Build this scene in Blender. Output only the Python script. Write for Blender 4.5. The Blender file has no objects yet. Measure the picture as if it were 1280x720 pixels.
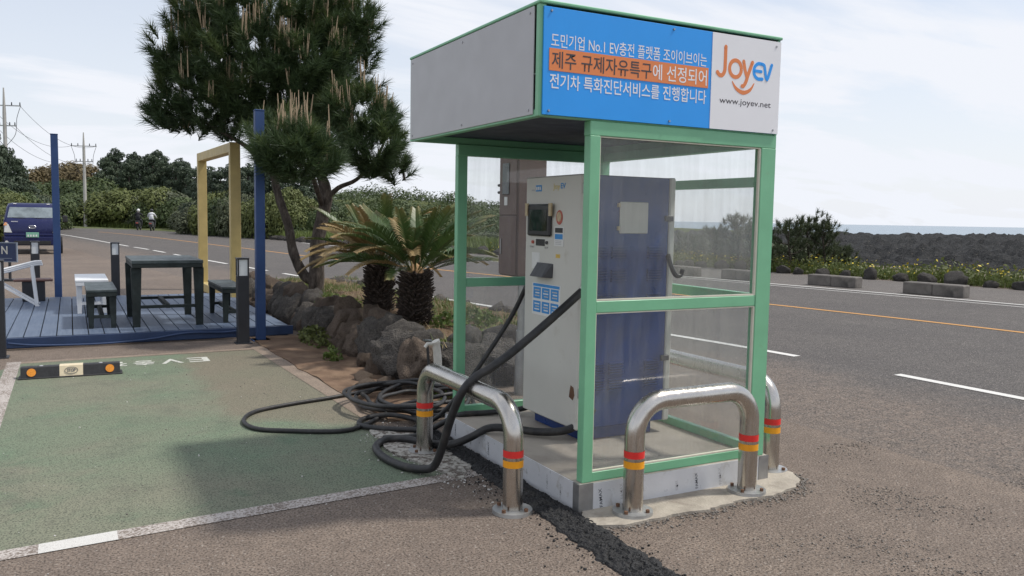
import bpy, bmesh, math, random
import numpy as np
from mathutils import Vector, Matrix, Euler, noise
random.seed(7); np.random.seed(7)
R = math.radians
S = bpy.context.scene
COL = S.collection

# ------------------------------------------------------------------ camera, world, sun, exposure
# metres; origin = near ground corner of the kiosk, +x along its sign face, +y along the road, +z up
YAW = .4895; CAM = Vector((-2.282, -3.486, 1.5)); PITCH = .0834; ROLL = .0172; FPX = 1037.7
FWD = Vector((math.sin(YAW), math.cos(YAW), 0)); RGT = Vector((math.cos(YAW), -math.sin(YAW), 0))
cam_d = bpy.data.cameras.new('camera'); cam = bpy.data.objects.new('camera', cam_d); COL.objects.link(cam)
cam_d.sensor_width = 36; cam_d.lens = 36 * FPX / 1280; cam_d.clip_start = .05; cam_d.clip_end = 60000
_f = FWD * math.cos(PITCH) - Vector((0, 0, math.sin(PITCH)))
_u = FWD * math.sin(PITCH) + Vector((0, 0, math.cos(PITCH)))
_r = RGT * math.cos(ROLL) + _u * math.sin(ROLL); _u = _u * math.cos(ROLL) - RGT * math.sin(ROLL)
mw = Matrix((_r, _u, -_f)).transposed().to_4x4(); mw.translation = CAM
cam.matrix_world = mw
S.camera = cam
SUN_TO = Vector((.575, -.20, 1.0)).normalized()
sun_d = bpy.data.lights.new('sun', 'SUN'); sun = bpy.data.objects.new('sun', sun_d); COL.objects.link(sun)
sun_d.energy = 2.1; sun_d.angle = R(3.5); sun_d.color = (1, .95, .87)
sun.rotation_euler = (-SUN_TO).to_track_quat('-Z', 'Y').to_euler(); sun.location = (10, -4, 20)
W = bpy.data.worlds.new('World'); S.world = W; W.use_nodes = True
nt = W.node_tree; N = nt.nodes; L = nt.links; N.clear()
def wn(t, **k):
    n = N.new(t)
    for a, b in k.items(): setattr(n, a, b)
    return n
out = wn('ShaderNodeOutputWorld'); bg = wn('ShaderNodeBackground'); bg.inputs[1].default_value = .1
sky = wn('ShaderNodeTexSky', sky_type='NISHITA', sun_disc=False)
sky.sun_elevation = math.asin(SUN_TO.z); sky.sun_rotation = math.atan2(SUN_TO.x, SUN_TO.y)
sky.air_density = 1.0; sky.dust_density = 1.2; sky.ozone_density = 1.5
tc = wn('ShaderNodeTexCoord'); sep = wn('ShaderNodeSeparateXYZ'); L.new(tc.outputs['Generated'], sep.inputs[0])
zz = wn('ShaderNodeMath', operation='MAXIMUM'); zz.inputs[1].default_value = 0.0; L.new(sep.outputs[2], zz.inputs[0])
za = wn('ShaderNodeMath', operation='ADD'); za.inputs[1].default_value = .16; L.new(zz.outputs[0], za.inputs[0])
dx = wn('ShaderNodeMath', operation='DIVIDE'); dy = wn('ShaderNodeMath', operation='DIVIDE')
L.new(sep.outputs[0], dx.inputs[0]); L.new(za.outputs[0], dx.inputs[1]); L.new(sep.outputs[1], dy.inputs[0]); L.new(za.outputs[0], dy.inputs[1])
cmb = wn('ShaderNodeCombineXYZ'); L.new(dx.outputs[0], cmb.inputs[0]); L.new(dy.outputs[0], cmb.inputs[1])
mp = wn('ShaderNodeMapping'); mp.inputs['Rotation'].default_value = (0, 0, R(38)); mp.inputs['Scale'].default_value = (.55, 1.25, 1); mp.inputs['Location'].default_value = (3.1, 1.7, 0)
L.new(cmb.outputs[0], mp.inputs[0])
nz = wn('ShaderNodeTexNoise'); nz.inputs['Scale'].default_value = 1.1; nz.inputs['Detail'].default_value = 9; nz.inputs['Roughness'].default_value = .58; nz.inputs['Distortion'].default_value = .5
L.new(mp.outputs[0], nz.inputs['Vector'])
cr = wn('ShaderNodeValToRGB'); cr.color_ramp.elements[0].position = .47; cr.color_ramp.elements[1].position = .68
L.new(nz.outputs[0], cr.inputs[0])
# veil of thin high cloud: thicker toward the horizon
hz = wn('ShaderNodeMapRange'); hz.inputs['From Min'].default_value = 0.0; hz.inputs['From Max'].default_value = .27; hz.inputs['To Min'].default_value = .92; hz.inputs['To Max'].default_value = .58
L.new(zz.outputs[0], hz.inputs[0])
cm = wn('ShaderNodeMath', operation='MULTIPLY'); cm.inputs[1].default_value = .6; L.new(cr.outputs[0], cm.inputs[0])
mx = wn('ShaderNodeMath', operation='MAXIMUM')
ad = wn('ShaderNodeMath', operation='ADD', use_clamp=True); L.new(cm.outputs[0], ad.inputs[0]); L.new(hz.outputs[0], ad.inputs[1])
mix = wn('ShaderNodeMix', data_type='RGBA'); L.new(ad.outputs[0], mix.inputs[0]); L.new(sky.outputs[0], mix.inputs[6]); mix.inputs[7].default_value = (6.05, 6.25, 6.7, 1)
L.new(mix.outputs[2], bg.inputs[0]); L.new(bg.outputs[0], out.inputs[0])
S.view_settings.view_transform = 'Standard'; S.view_settings.look = 'None'; S.view_settings.exposure = 0.55; S.view_settings.gamma = 1
S.view_settings.use_curve_mapping = False

# ------------------------------------------------------------------ helpers
def bearing(px, d, z=0.0):
    """ground point that lies d metres ahead of the camera along the bearing of image column px"""
    p = CAM + (FWD + RGT * ((px - 640) / FPX)) * d
    return Vector((p.x, p.y, z))
def tag(o, label=None, cat=None, group=None, kind=None):
    if label: o['label'] = label
    if cat: o['category'] = cat
    if group: o['group'] = group
    if kind: o['kind'] = kind
    return o
def empty(name, loc=(0, 0, 0), rz=0.0, label=None, cat=None, group=None):
    o = bpy.data.objects.new(name, None); COL.objects.link(o); o.location = loc; o.rotation_euler = (0, 0, rz); o.empty_display_size = .1
    return tag(o, label, cat, group)
def link(name, me, parent=None, loc=None, rot=None, scale=None):
    o = bpy.data.objects.new(name, me); COL.objects.link(o)
    if parent: o.parent = parent
    if loc is not None: o.location = loc
    if rot is not None: o.rotation_euler = rot
    if scale is not None: o.scale = scale
    return o
def copy_tree(o, parent=None):
    c = o.copy(); COL.objects.link(c); c.parent = parent
    for ch in o.children: copy_tree(ch, c)
    return c
class MB:
    def __init__(s): s.v = []; s.f = []; s.mi = []; s.cur = 0; s.attr = None
    def add(s, vs, fs):
        n = len(s.v); s.v += [tuple(p) for p in vs]
        for f in fs: s.f.append(tuple(i + n for i in f)); s.mi.append(s.cur)
        return s
    def box(s, a, b, M=None, bev=0.0):
        (x0, y0, z0), (x1, y1, z1) = a, b
        if bev > 0:
            e = min(bev, (x1-x0)*.49, (y1-y0)*.49, (z1-z0)*.49)
            bm = bmesh.new(); bmesh.ops.create_cube(bm, size=1)
            for q in bm.verts: q.co = Vector(((x0+x1)/2 + q.co.x*(x1-x0), (y0+y1)/2 + q.co.y*(y1-y0), (z0+z1)/2 + q.co.z*(z1-z0)))
            bmesh.ops.bevel(bm, geom=bm.edges[:], offset=e, segments=1, affect='EDGES')
            vs = [q.co.copy() for q in bm.verts]; bm.verts.index_update(); fs = [[q.index for q in f.verts] for f in bm.faces]; bm.free()
        else:
            vs = [Vector(p) for p in ((x0,y0,z0),(x1,y0,z0),(x1,y1,z0),(x0,y1,z0),(x0,y0,z1),(x1,y0,z1),(x1,y1,z1),(x0,y1,z1))]
            fs = [(0,3,2,1),(4,5,6,7),(0,1,5,4),(1,2,6,5),(2,3,7,6),(3,0,4,7)]
        if M: vs = [M @ p for p in vs]
        return s.add(vs, fs)
    def bar(s, p, q, w, h, up=(0,0,1), bev=0.0, taper=1.0):
        p, q = Vector(p), Vector(q); d = q - p; l = d.length; d.normalize(); upv = Vector(up)
        x = d.cross(upv)
        if x.length < 1e-4: x = d.cross(Vector((0, 1, 0)))
        x.normalize(); y = x.cross(d)
        M = Matrix((x, y, d)).transposed().to_4x4(); M.translation = p
        k = MB(); k.box((-w/2, -h/2, 0), (w/2, h/2, l), None, bev)
        vs = []
        for c in k.v:
            t = 1 + (taper - 1) * c[2] / l; vs.append(M @ Vector((c[0]*t, c[1]*t, c[2])))
        return s.add(vs, k.f)
    def tube(s, pts, rad, n=10, cap=True):
        pts = [Vector(p) for p in pts]; m = len(pts)
        rads = rad if hasattr(rad, '__len__') else [rad]*m
        t0 = (pts[1]-pts[0]).normalized(); x = t0.orthogonal().normalized(); vs = []; fs = []
        for i, p in enumerate(pts):
            t = (pts[min(i+1, m-1)] - pts[max(i-1, 0)]).normalized()
            x = (x - t * x.dot(t)); x = x.normalized() if x.length > 1e-6 else t.orthogonal().normalized()
            y = t.cross(x)
            for j in range(n):
                a = 2*math.pi*j/n; vs.append(p + (x*math.cos(a) + y*math.sin(a))*rads[i])
        for i in range(m-1):
            for j in range(n):
                k = (j+1) % n; fs.append((i*n+j, i*n+k, (i+1)*n+k, (i+1)*n+j))
        if cap: fs.append(tuple(range(n-1, -1, -1))); fs.append(tuple((m-1)*n + j for j in range(n)))
        return s.add(vs, fs)
    def cyl(s, c, r, h, n=16, r2=None, axis='z'):
        d = {'x': Vector((h,0,0)), 'y': Vector((0,h,0)), 'z': Vector((0,0,h))}[axis]; c = Vector(c)
        return s.tube([c, c + d], [r, r if r2 is None else r2], n)
    def poly(s, pts, z0, z1):
        n = len(pts); vs = [(p[0], p[1], z0) for p in pts] + [(p[0], p[1], z1) for p in pts]
        fs = [tuple(range(n-1, -1, -1)), tuple(range(n, 2*n))] + [(i, (i+1) % n, n+(i+1) % n, n+i) for i in range(n)]
        return s.add(vs, fs)
    def mesh(s, name, mats, smooth=False):
        me = bpy.data.meshes.new(name); me.from_pydata(s.v, [], s.f)
        for m in (mats if isinstance(mats, (list, tuple)) else [mats]): me.materials.append(m)
        if s.cur: me.polygons.foreach_set('material_index', s.mi)
        if smooth: me.polygons.foreach_set('use_smooth', [True]*len(me.polygons))
        me.update(); return me
    def build(s, name, mats, parent=None, smooth=False, **k):
        o = link(name, s.mesh(name, mats, smooth), parent, **k)
        if smooth and smooth != 'full': autosmooth(o.data)
        return o
def autosmooth(me, ang=38):
    bm = bmesh.new(); bm.from_mesh(me)
    for e in bm.edges:
        if len(e.link_faces) == 2 and e.calc_face_angle(0) > R(ang): e.smooth = False
    bm.to_mesh(me); bm.free()
def spline(pts, step=8):
    P = [Vector(p) for p in pts]; o = []
    for i in range(len(P)-1):
        a, b, c, d = P[max(i-1, 0)], P[i], P[i+1], P[min(i+2, len(P)-1)]
        for k in range(step):
            t = k/step
            o.append(.5*((2*b) + (c-a)*t + (2*a-5*b+4*c-d)*t*t + (-a+3*b-3*c+d)*t**3))
    o.append(P[-1]); return o
def grid_mesh(name, V, nx, ny, mat, smooth=True, attrs=None):
    idx = np.arange(nx*ny).reshape(ny, nx)
    q = np.stack([idx[:-1,:-1], idx[:-1,1:], idx[1:,1:], idx[1:,:-1]], -1).reshape(-1, 4)
    me = bpy.data.meshes.new(name); me.from_pydata([tuple(p) for p in V], [], [tuple(int(i) for i in f) for f in q]); me.materials.append(mat)
    if smooth: me.polygons.foreach_set('use_smooth', [True]*len(me.polygons))
    for k, a in (attrs or {}).items():
        at = me.attributes.new(k, 'FLOAT', 'POINT'); at.data.foreach_set('value', np.asarray(a, dtype=np.float32))
    me.update(); return me
def fast_mesh(name, V, F, mats, mi=None):
    """many triangles or quads from numpy arrays"""
    me = bpy.data.meshes.new(name); V = np.asarray(V, np.float32); F = np.asarray(F, np.int32); k = F.shape[1]
    me.vertices.add(len(V)); me.vertices.foreach_set('co', V.ravel())
    me.loops.add(F.size); me.loops.foreach_set('vertex_index', F.ravel())
    me.polygons.add(len(F)); me.polygons.foreach_set('loop_start', np.arange(0, F.size, k, dtype=np.int32))
    for m in mats: me.materials.append(m)
    if mi is not None: me.polygons.foreach_set('material_index', np.asarray(mi, np.int32))
    me.update(calc_edges=True); me.validate(); return me

# ------------------------------------------------------------------ materials
class G:
    def __init__(s, name):
        s.m = bpy.data.materials.new(name); s.m.use_nodes = True; s.t = s.m.node_tree; s.t.nodes.clear()
        s.out = s.n('ShaderNodeOutputMaterial'); s.tc = s.n('ShaderNodeTexCoord')
    def n(s, t, **k):
        x = s.t.nodes.new(t)
        for a, b in k.items(): setattr(x, a, b)
        return x
    def l(s, a, b): s.t.links.new(a, b)
    def noise(s, scale, detail=4, rough=.55, vec=None, dist=0.0, src='Object', mscale=None):
        x = s.n('ShaderNodeTexNoise'); x.inputs['Scale'].default_value = scale; x.inputs['Detail'].default_value = detail; x.inputs['Roughness'].default_value = rough; x.inputs['Distortion'].default_value = dist
        v = vec or s.tc.outputs[src]
        if mscale:
            mm = s.n('ShaderNodeMapping'); mm.inputs['Scale'].default_value = mscale; s.l(v, mm.inputs[0]); v = mm.outputs[0]
        s.l(v, x.inputs['Vector']); return x.outputs[0]
    def voro(s, scale, feature='F1', src='Object'):
        x = s.n('ShaderNodeTexVoronoi', feature=feature); x.inputs['Scale'].default_value = scale; s.l(s.tc.outputs[src], x.inputs['Vector']); return x.outputs['Distance']
    def ramp(s, fac, stops):
        x = s.n('ShaderNodeValToRGB'); s.l(fac, x.inputs[0]); e = x.color_ramp.elements
        while len(e) < len(stops): e.new(.5)
        for i, (p, c) in enumerate(stops): e[i].position = p; e[i].color = (c if len(c) == 4 else (*c, 1)) if hasattr(c, '__len__') else (c, c, c, 1)
        return x.outputs[0]
    def mix(s, f, a, b, blend='MIX'):
        x = s.n('ShaderNodeMix', data_type='RGBA', blend_type=blend)
        for i, q in ((0, f), (6, a), (7, b)):
            if hasattr(q, 'is_linked') or hasattr(q, 'links'): s.l(q, x.inputs[i])
            elif i == 0: x.inputs[0].default_value = q
            else: x.inputs[i].default_value = (*q[:3], 1)
        return x.outputs[2]
    def math(s, op, a, b=0.0, clamp=False):
        x = s.n('ShaderNodeMath', operation=op, use_clamp=clamp)
        for i, q in ((0, a), (1, b)):
            if hasattr(q, 'links'): s.l(q, x.inputs[i])
            else: x.inputs[i].default_value = q
        return x.outputs[0]
    def attr(s, name):
        x = s.n('ShaderNodeAttribute'); x.attribute_name = name; return x
    def bsdf(s, col, rough=.6, metal=0.0, spec=.5, normal=None, **k):
        b = s.n('ShaderNodeBsdfPrincipled')
        for nm, q in (('Base Color', col), ('Roughness', rough), ('Metallic', metal), ('Specular IOR Level', spec)) + tuple(k.items()):
            i = b.inputs[nm]
            if hasattr(q, 'links'): s.l(q, i)
            elif hasattr(q, '__len__'): i.default_value = (*q[:3], 1)
            else: i.default_value = q
        if normal: s.l(normal, b.inputs['Normal'])
        return b.outputs[0]
    def bump(s, h, strength=.3, dist=.01):
        b = s.n('ShaderNodeBump'); b.inputs['Strength'].default_value = strength; b.inputs['Distance'].default_value = dist; s.l(h, b.inputs['Height']); return b.outputs[0]
    def done(s, sh): s.l(sh, s.out.inputs[0]); return s.m
def sc(c, k): return tuple(min(1, x*k) for x in c)
def plain(name, col, rough=.55, metal=0.0, var=.18, scale=6, bump=0.0, bscale=80, spec=.5, dirt=None, dscale=3, damt=(.55, .75)):
    g = G(name); n = g.noise(scale, 5, .6)
    c = g.ramp(n, [(.3, sc(col, 1-var)), (.7, sc(col, 1+var))])
    if dirt is not None: c = g.mix(g.ramp(g.noise(dscale, 6, .65, dist=.4), [(damt[0], 0), (damt[1], 1)]), c, dirt)
    r = g.ramp(g.noise(scale*2.3, 3), [(.3, max(0, rough-.08)), (.7, min(1, rough+.08))])
    nm = g.bump(g.noise(bscale, 3), bump, .01) if bump else None
    return g.done(g.bsdf(c, r, metal, spec, nm))
def asphalt(name, base, brown, grain=130, attr=None):
    g = G(name)
    c = g.mix(g.ramp(g.noise(.55, 5, .6, dist=.3), [(.38, 0), (.66, 1)]), base, brown)
    c = g.mix(g.ramp(g.noise(2.6, 6, .7), [(.42, 0), (.78, .5)]), c, sc(base, .62))
    if attr is not None:
        a = g.attr('blend').outputs['Fac']
        a = g.math('ADD', a, g.math('MULTIPLY', g.math('SUBTRACT', g.noise(1.3, 6, .65), .5), .9))
        c = g.mix(g.ramp(a, [(.25, 0), (.75, 1)]), attr, c)
    v = g.voro(grain); sp = g.noise(grain*.7, 2)
    c = g.mix(g.ramp(g.noise(11, 5, .65), [(.40, .45), (.60, 0)]), c, sc(base, .72))
    c = g.mix(g.ramp(sp, [(.35, 1), (.54, 0)]), c, sc(base, .33))
    c = g.mix(g.ramp(g.noise(grain*.45, 2), [(.60, 0), (.72, .7)]), c, (.38, .34, .30))
    c = g.mix(g.ramp(g.noise(38, 3, .6), [(.70, 0), (.78, .6)]), c, (.05, .045, .04))
    h = g.math('ADD', g.math('MULTIPLY', v, -.6), g.noise(grain*.5, 3))
    return g.done(g.bsdf(c, .88, 0, .3, g.bump(h, .7, .009)))
LOT_C = (.205, .163, .135); LOT_B = (.272, .215, .172)
M = {}
M['lot'] = asphalt('lot_asphalt', LOT_C, LOT_B)
M['road'] = asphalt('road_asphalt', (.122, .112, .107), (.155, .141, .131), 110, attr=(.218, .174, .143))
M['lane'] = asphalt('old_lane_asphalt', (.165, .15, .14), (.20, .18, .165), 150)
M['fresh_asphalt'] = plain('fresh_black_asphalt', (.016, .016, .017), .62, 0, .5, 60, 1.0, 120)
g = G('green_bay_paint')
c = g.mix(g.ramp(g.noise(.8, 5, .6, dist=.6), [(.36, 0), (.62, 1)]), (.160, .215, .142), (.212, .214, .155))
c = g.mix(g.ramp(g.noise(3.2, 7, .72), [(.5, 0), (.74, .55)]), c, (.10, .105, .085))
c = g.mix(g.ramp(g.noise(1.6, 4, .6, dist=.8), [(.58, 0), (.76, .6)]), c, (.085, .165, .10))
yy = g.attr('wear').outputs['Fac']
c = g.mix(g.ramp(g.math('ADD', yy, g.math('MULTIPLY', g.noise(2.2, 6, .65), .7)), [(.80, 0), (1.25, .7)]), c, (.21, .172, .128))
c = g.mix(g.ramp(g.noise(110, 3), [(.36, .9), (.52, 0)]), c, (.06, .068, .052))
c = g.mix(g.ramp(g.noise(90, 2), [(.66, 0), (.76, .8)]), c, (.30, .31, .26))
M['bay'] = g.done(g.bsdf(c, .85, 0, .3, g.bump(g.noise(150, 3), .5, .006)))
def paint_mat(name, col, under, lo, hi):
    g = G(name); f = g.ramp(g.math('ADD', g.math('MULTIPLY', g.noise(75, 3, .7), .75), g.math('MULTIPLY', g.noise(3, 5, .6), .30)), [(lo, 0), (hi, 1)])
    c = g.mix(f, col, under); c = g.mix(g.ramp(g.noise(220, 2), [(.34, .6), (.48, 0)]), c, sc(under, .6))
    return g.done(g.bsdf(c, .8, 0, .3, g.bump(g.noise(160, 3), .4, .005)))
M['line_worn'] = paint_mat('worn_white_bay_line', (.50, .46, .43), (.19, .155, .13), .49, .58)
M['line_faint'] = paint_mat('faint_dusty_bay_line', (.34, .27, .21), (.19, .15, .12), .40, .62)
M['line_fresh'] = paint_mat('repainted_white', (.62, .61, .58), (.45, .43, .40), .56, .74)
M['line_white'] = paint_mat('road_white_line', (.70, .69, .66), (.22, .2, .19), .58, .78)
M['line_orange'] = paint_mat('road_orange_line', (.56, .29, .09), (.2, .16, .13), .60, .80)
M['letter_paint'] = paint_mat('bay_letter_paint', (.60, .60, .55), (.14, .16, .11), .54, .74)
M['frame_green'] = plain('kiosk_green_enamel', (.19, .47, .275), .38, 0, .07, 5, .05, 120, .5, (.22, .33, .20), 7, (.66, .85))
M['panel_grey'] = plain('grey_roof_panel', (.46, .46, .475), .5, 0, .03, 3)
M['sign_blue'] = plain('sign_blue_print', (.022, .335, .90), .35, 0, .03, 4)
M['sign_orange'] = plain('sign_orange_print', (.78, .24, .075), .4, 0, .03, 4)
M['sign_white'] = plain('sign_white_print', (.84, .84, .86), .38, 0, .02, 4)
M['sign_dark'] = plain('sign_dark_print', (.06, .05, .055), .4, 0, .05, 4)
M['ceiling'] = plain('kiosk_navy_ceiling', (.045, .055, .085), .6, 0, .1, 3)
M['rubber_seal'] = plain('cream_glazing_bead', (.66, .63, .52), .5, 0, .1, 9)
M['concrete'] = plain('pale_concrete', (.40, .36, .30), .85, 0, .16, 9, .5, 90, .3, (.25, .215, .18), 5, (.5, .72))
M['slab'] = plain('slab_concrete_top', (.42, .375, .32), .85, 0, .10, 6, .3, 80, .3, (.27, .23, .195), 3, (.5, .8))
M['cladding'] = plain('film_covered_sheet', (.66, .67, .69), .34, .1, .06, 6, .05, 60, .5, (.42, .40, .36), 9, (.58, .78))
M['strip_metal'] = plain('dull_corner_metal', (.34, .34, .34), .42, .7, .15, 12, .1)
M['ink'] = plain('dark_stencil_ink', (.10, .105, .12), .6, 0, .3, 40)
M['ink_faint'] = plain('faded_stencil_ink', (.46, .46, .47), .6, 0, .1, 40)
g = G('brushed_stainless')
n1 = g.noise(40, 4, .6, mscale=(1, 1, .12)); n2 = g.noise(5, 5, .6)
M['steel'] = g.done(g.bsdf(g.ramp(n2, [(.3, (.47, .44, .40)), (.7, (.60, .57, .53))]), g.ramp(n1, [(.3, .17), (.7, .33)]), 1.0, .5))
M['galv'] = plain('galvanised_pole', (.43, .43, .42), .42, .75, .14, 9, .1)
M['band_red'] = plain('red_reflective_band', (.72, .03, .025), .4, 0, .1, 20)
M['band_orange'] = plain('orange_reflective_band', (.85, .35, .012), .4, 0, .1, 20)
M['rust'] = plain('rusty_bolt', (.16, .085, .05), .75, .3, .3, 60, .4)
M['screw'] = plain('screw_zinc', (.35, .35, .36), .3, .8, .1)
M['door_white'] = plain('charger_cream_white', (.60, .59, .54), .4, 0, .03, 3, .02, 60, .5, (.47, .44, .37), 5, (.62, .85))
M['body_blue'] = plain('charger_royal_blue', (.010, .044, .19), .33, 0, .15, 4)
M['black_plastic'] = plain('black_plastic', (.018, .018, .02), .4, 0, .3, 12)
M['screen'] = plain('dark_display', (.012, .014, .017), .12, 0, .2, 6)
M['grey_plastic'] = plain('dark_grey_plastic', (.06, .06, .065), .45, 0, .2, 12)
M['sticker_blue'] = plain('sticker_cyan_blue', (.03, .26, .62), .45, 0, .1, 30)
M['sticker_white'] = plain('sticker_white', (.72, .72, .70), .45, 0, .05, 30)
M['sticker_red'] = plain('sticker_faded_red', (.45, .10, .07), .5, 0, .3, 60)
M['sticker_yellow'] = plain('sticker_faded_yellow', (.66, .45, .09), .5, 0, .15, 40)
M['logo_yellow'] = plain('faded_logo_yellow', (.66, .55, .22), .5, 0, .1, 40)
M['tape'] = plain('yellowed_tape', (.52, .42, .26), .5, 0, .25, 40)
M['cable'] = plain('black_rubber_cable', (.020, .020, .021), .52, 0, .4, 20, .08, 90, .5, (.07, .062, .055), 8, (.5, .85))
M['box_brown'] = plain('brown_enamel_box', (.135, .088, .072), .45, 0, .1, 5, .03, 60, .5, (.19, .14, .12), 4, (.6, .85))
M['box_window'] = plain('meter_window', (.02, .035, .035), .1, 0, .2, 6)
M['blue_paint'] = plain('deck_blue_paint', (.020, .044, .112), .55, 0, .16, 5, .15, 40)
M['pole_blue'] = plain('pole_blue_paint', (.022, .060, .175), .5, 0, .10, 5, .05, 40)
g = G('deck_plank_paint'); oi = g.n('ShaderNodeObjectInfo')
n = g.noise(30, 5, .65, mscale=(1, .06, 1))
c = g.ramp(n, [(.3, (.078, .108, .165)), (.7, (.125, .160, .225))])
c = g.mix(g.ramp(g.noise(2.2, 6, .7), [(.5, 0), (.75, .6)]), c, (.16, .19, .24))
c = g.mix(g.math('MULTIPLY', oi.outputs['Random'], .25), c, (.05, .085, .16))
M['plank'] = g.done(g.bsdf(c, .55, 0, .4, g.bump(n, .35, .004)))
M['table_green'] = plain('dark_green_wood', (.009, .016, .0155), .7, 0, .3, 7, .2, 30, .5, (.035, .05, .05), 5, (.5, .8))
M['table_top'] = plain('worn_green_board', (.035, .050, .053), .5, 0, .3, 9, .2, 40, .5, (.085, .105, .11), 6, (.45, .75))
M['white_paint'] = plain('white_paint', (.76, .77, .78), .4, 0, .05, 4, 0, 60, .5, (.55, .54, .5), 6, (.65, .9))
M['brown_wood'] = plain('brown_stained_wood', (.15, .075, .06), .5, 0, .2, 8, .1)
M['charcoal'] = plain('charcoal_metal', (.022, .024, .030), .42, 0, .2, 6)
M['lamp_white'] = plain('opal_lamp_panel', (.70, .73, .74), .3, 0, .03, 6)
M['yellow_paint'] = plain('mustard_yellow_paint', (.50, .385, .155), .5, 0, .10, 5, .1, 40, .5, (.40, .30, .12), 4, (.6, .85))
M['rubber'] = plain('wheel_stop_rubber', (.022, .022, .024), .6, 0, .3, 20, .2)
M['stop_cream'] = plain('wheel_stop_cream', (.68, .58, .40), .5, 0, .08, 20, .1)
M['reflector'] = plain('orange_reflector', (.75, .27, .02), .3, 0, .12, 60)
M['pvc'] = plain('white_wrapped_pipe', (.68, .66, .60), .5, 0, .08, 20, .2)
def rock_mat(name, a, b, c3, s=1.0):
    g = G(name); oi = g.n('ShaderNodeObjectInfo')
    n = g.noise(5*s, 8, .7); v = g.voro(20*s)
    c = g.ramp(n, [(.3, a), (.55, b), (.75, c3)])
    c = g.mix(g.math('MULTIPLY', oi.outputs['Random'], .55), c, sc(a, 1.6))
    c = g.mix(g.ramp(v, [(.10, 1), (.34, 0)]), c, sc(a, .25))
    c = g.mix(g.ramp(g.noise(13*s, 5, .7), [(.60, 0), (.74, .5)]), c, (.30, .27, .22))
    h = g.math('ADD', g.math('MULTIPLY', v, .8), g.math('MULTIPLY', g.noise(18*s, 7, .75), 1.2))
    return g.done(g.bsdf(c, .95, 0, .2, g.bump(h, .8, .03/s)))
M['lava'] = rock_mat('porous_lava_stone', (.060, .055, .051), (.13, .118, .106), (.23, .205, .175), 1.0)
M['lava_brown'] = rock_mat('brown_lava_stone', (.095, .074, .060), (.175, .135, .105), (.24, .19, .145), 1.1)
M['boulder'] = rock_mat('dark_basalt_boulder', (.045, .043, .040), (.085, .078, .072), (.15, .135, .12), .9)
M['shore'] = rock_mat('black_shore_lava', (.016, .017, .018), (.034, .034, .035), (.070, .068, .064), .25)
g = G('planter_soil'); c = g.ramp(g.noise(4, 7, .7), [(.3, (.10, .065, .042)), (.55, (.17, .115, .075)), (.75, (.22, .17, .11))])
c = g.mix(g.ramp(g.noise(45, 4, .7), [(.55, 0), (.7, .8)]), c, (.30, .235, .15))
c = g.mix(g.ramp(g.noise(2.4, 5, .65), [(.52, 0), (.66, .7)]), c, (.10, .125, .045))
M['soil'] = g.done(g.bsdf(c, .95, 0, .2, g.bump(g.noise(40, 5, .7), .9, .03)))
M['block'] = plain('weathered_concrete_block', (.17, .155, .14), .9, 0, .25, 4, .4, 30, .3, (.075, .07, .065), 2.2, (.45, .65))
def leaf_mat(name, dark, light, tip=None, trans=.25, rough=.55, vs=1.2):
    g = G(name); oi = g.n('ShaderNodeObjectInfo'); geo = g.n('ShaderNodeNewGeometry')
    r = geo.outputs['Random Per Island']
    c = g.mix(r, dark, light)
    c = g.mix(g.ramp(g.noise(vs, 4, .6), [(.35, 0), (.7, .7)]), c, light)
    c = g.mix(g.math('MULTIPLY', oi.outputs['Random'], .35), c, sc(dark, .7))
    if tip is not None: c = g.mix(g.attr('tip').outputs['Fac'], c, tip)
    a = g.bsdf(c, rough, 0, .35); t = g.n('ShaderNodeBsdfTranslucent'); g.l(c, t.inputs[0])
    m = g.n('ShaderNodeMixShader'); m.inputs[0].default_value = trans; g.l(a, m.inputs[1]); g.l(t.outputs[0], m.inputs[2])
    return g.done(m.outputs[0])
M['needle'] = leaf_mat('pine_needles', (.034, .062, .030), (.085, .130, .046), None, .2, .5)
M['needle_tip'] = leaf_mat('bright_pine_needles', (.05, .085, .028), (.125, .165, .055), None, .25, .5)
M['candle'] = plain('pine_candle', (.36, .27, .17), .7, 0, .15, 30)
M['far_needle'] = leaf_mat('far_pine_foliage', (.030, .050, .032), (.072, .098, .054), None, .15, .6)
M['coast_needle'] = leaf_mat('coast_pine_needles', (.040, .058, .030), (.095, .115, .055), None, .2, .6)
M['bush_mid'] = leaf_mat('shrub_foliage_mid', (.042, .068, .026), (.100, .132, .046), None, .2, .6, .6)
M['bush_light'] = leaf_mat('shrub_foliage_light', (.072, .098, .028), (.165, .185, .058), None, .2, .6, .6)
M['bush_grey'] = leaf_mat('shrub_foliage_grey', (.062, .078, .046), (.135, .152, .085), None, .2, .6, .6)
M['bush_brown'] = leaf_mat('shrub_foliage_brown', (.10, .075, .035), (.17, .13, .06), None, .2, .6, .6)
M['grass'] = leaf_mat('verge_grass', (.085, .13, .03), (.19, .23, .065), None, .3, .6, .4)
M['weed'] = leaf_mat('weed_leaf', (.07, .12, .025), (.17, .22, .06), None, .3, .5)
M['dry'] = leaf_mat('dry_grass', (.19, .14, .075), (.34, .26, .14), None, .2, .7)
M['flower'] = plain('yellow_petal', (.66, .50, .03), .6, 0, .15, 20)
M['frond'] = leaf_mat('cycad_frond', (.028, .060, .020), (.080, .130, .038), (.36, .25, .11), .15, .38)
M['frond_dry'] = leaf_mat('dry_cycad_frond', (.16, .115, .05), (.33, .24, .11), (.40, .28, .13), .15, .6)
M['cycad_trunk'] = plain('cycad_trunk_scales', (.055, .040, .032), .9, 0, .4, 30, .6, 60)
M['cycad_heart'] = plain('cycad_crown_wool', (.33, .20, .10), .9, 0, .25, 40, .4)
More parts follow.
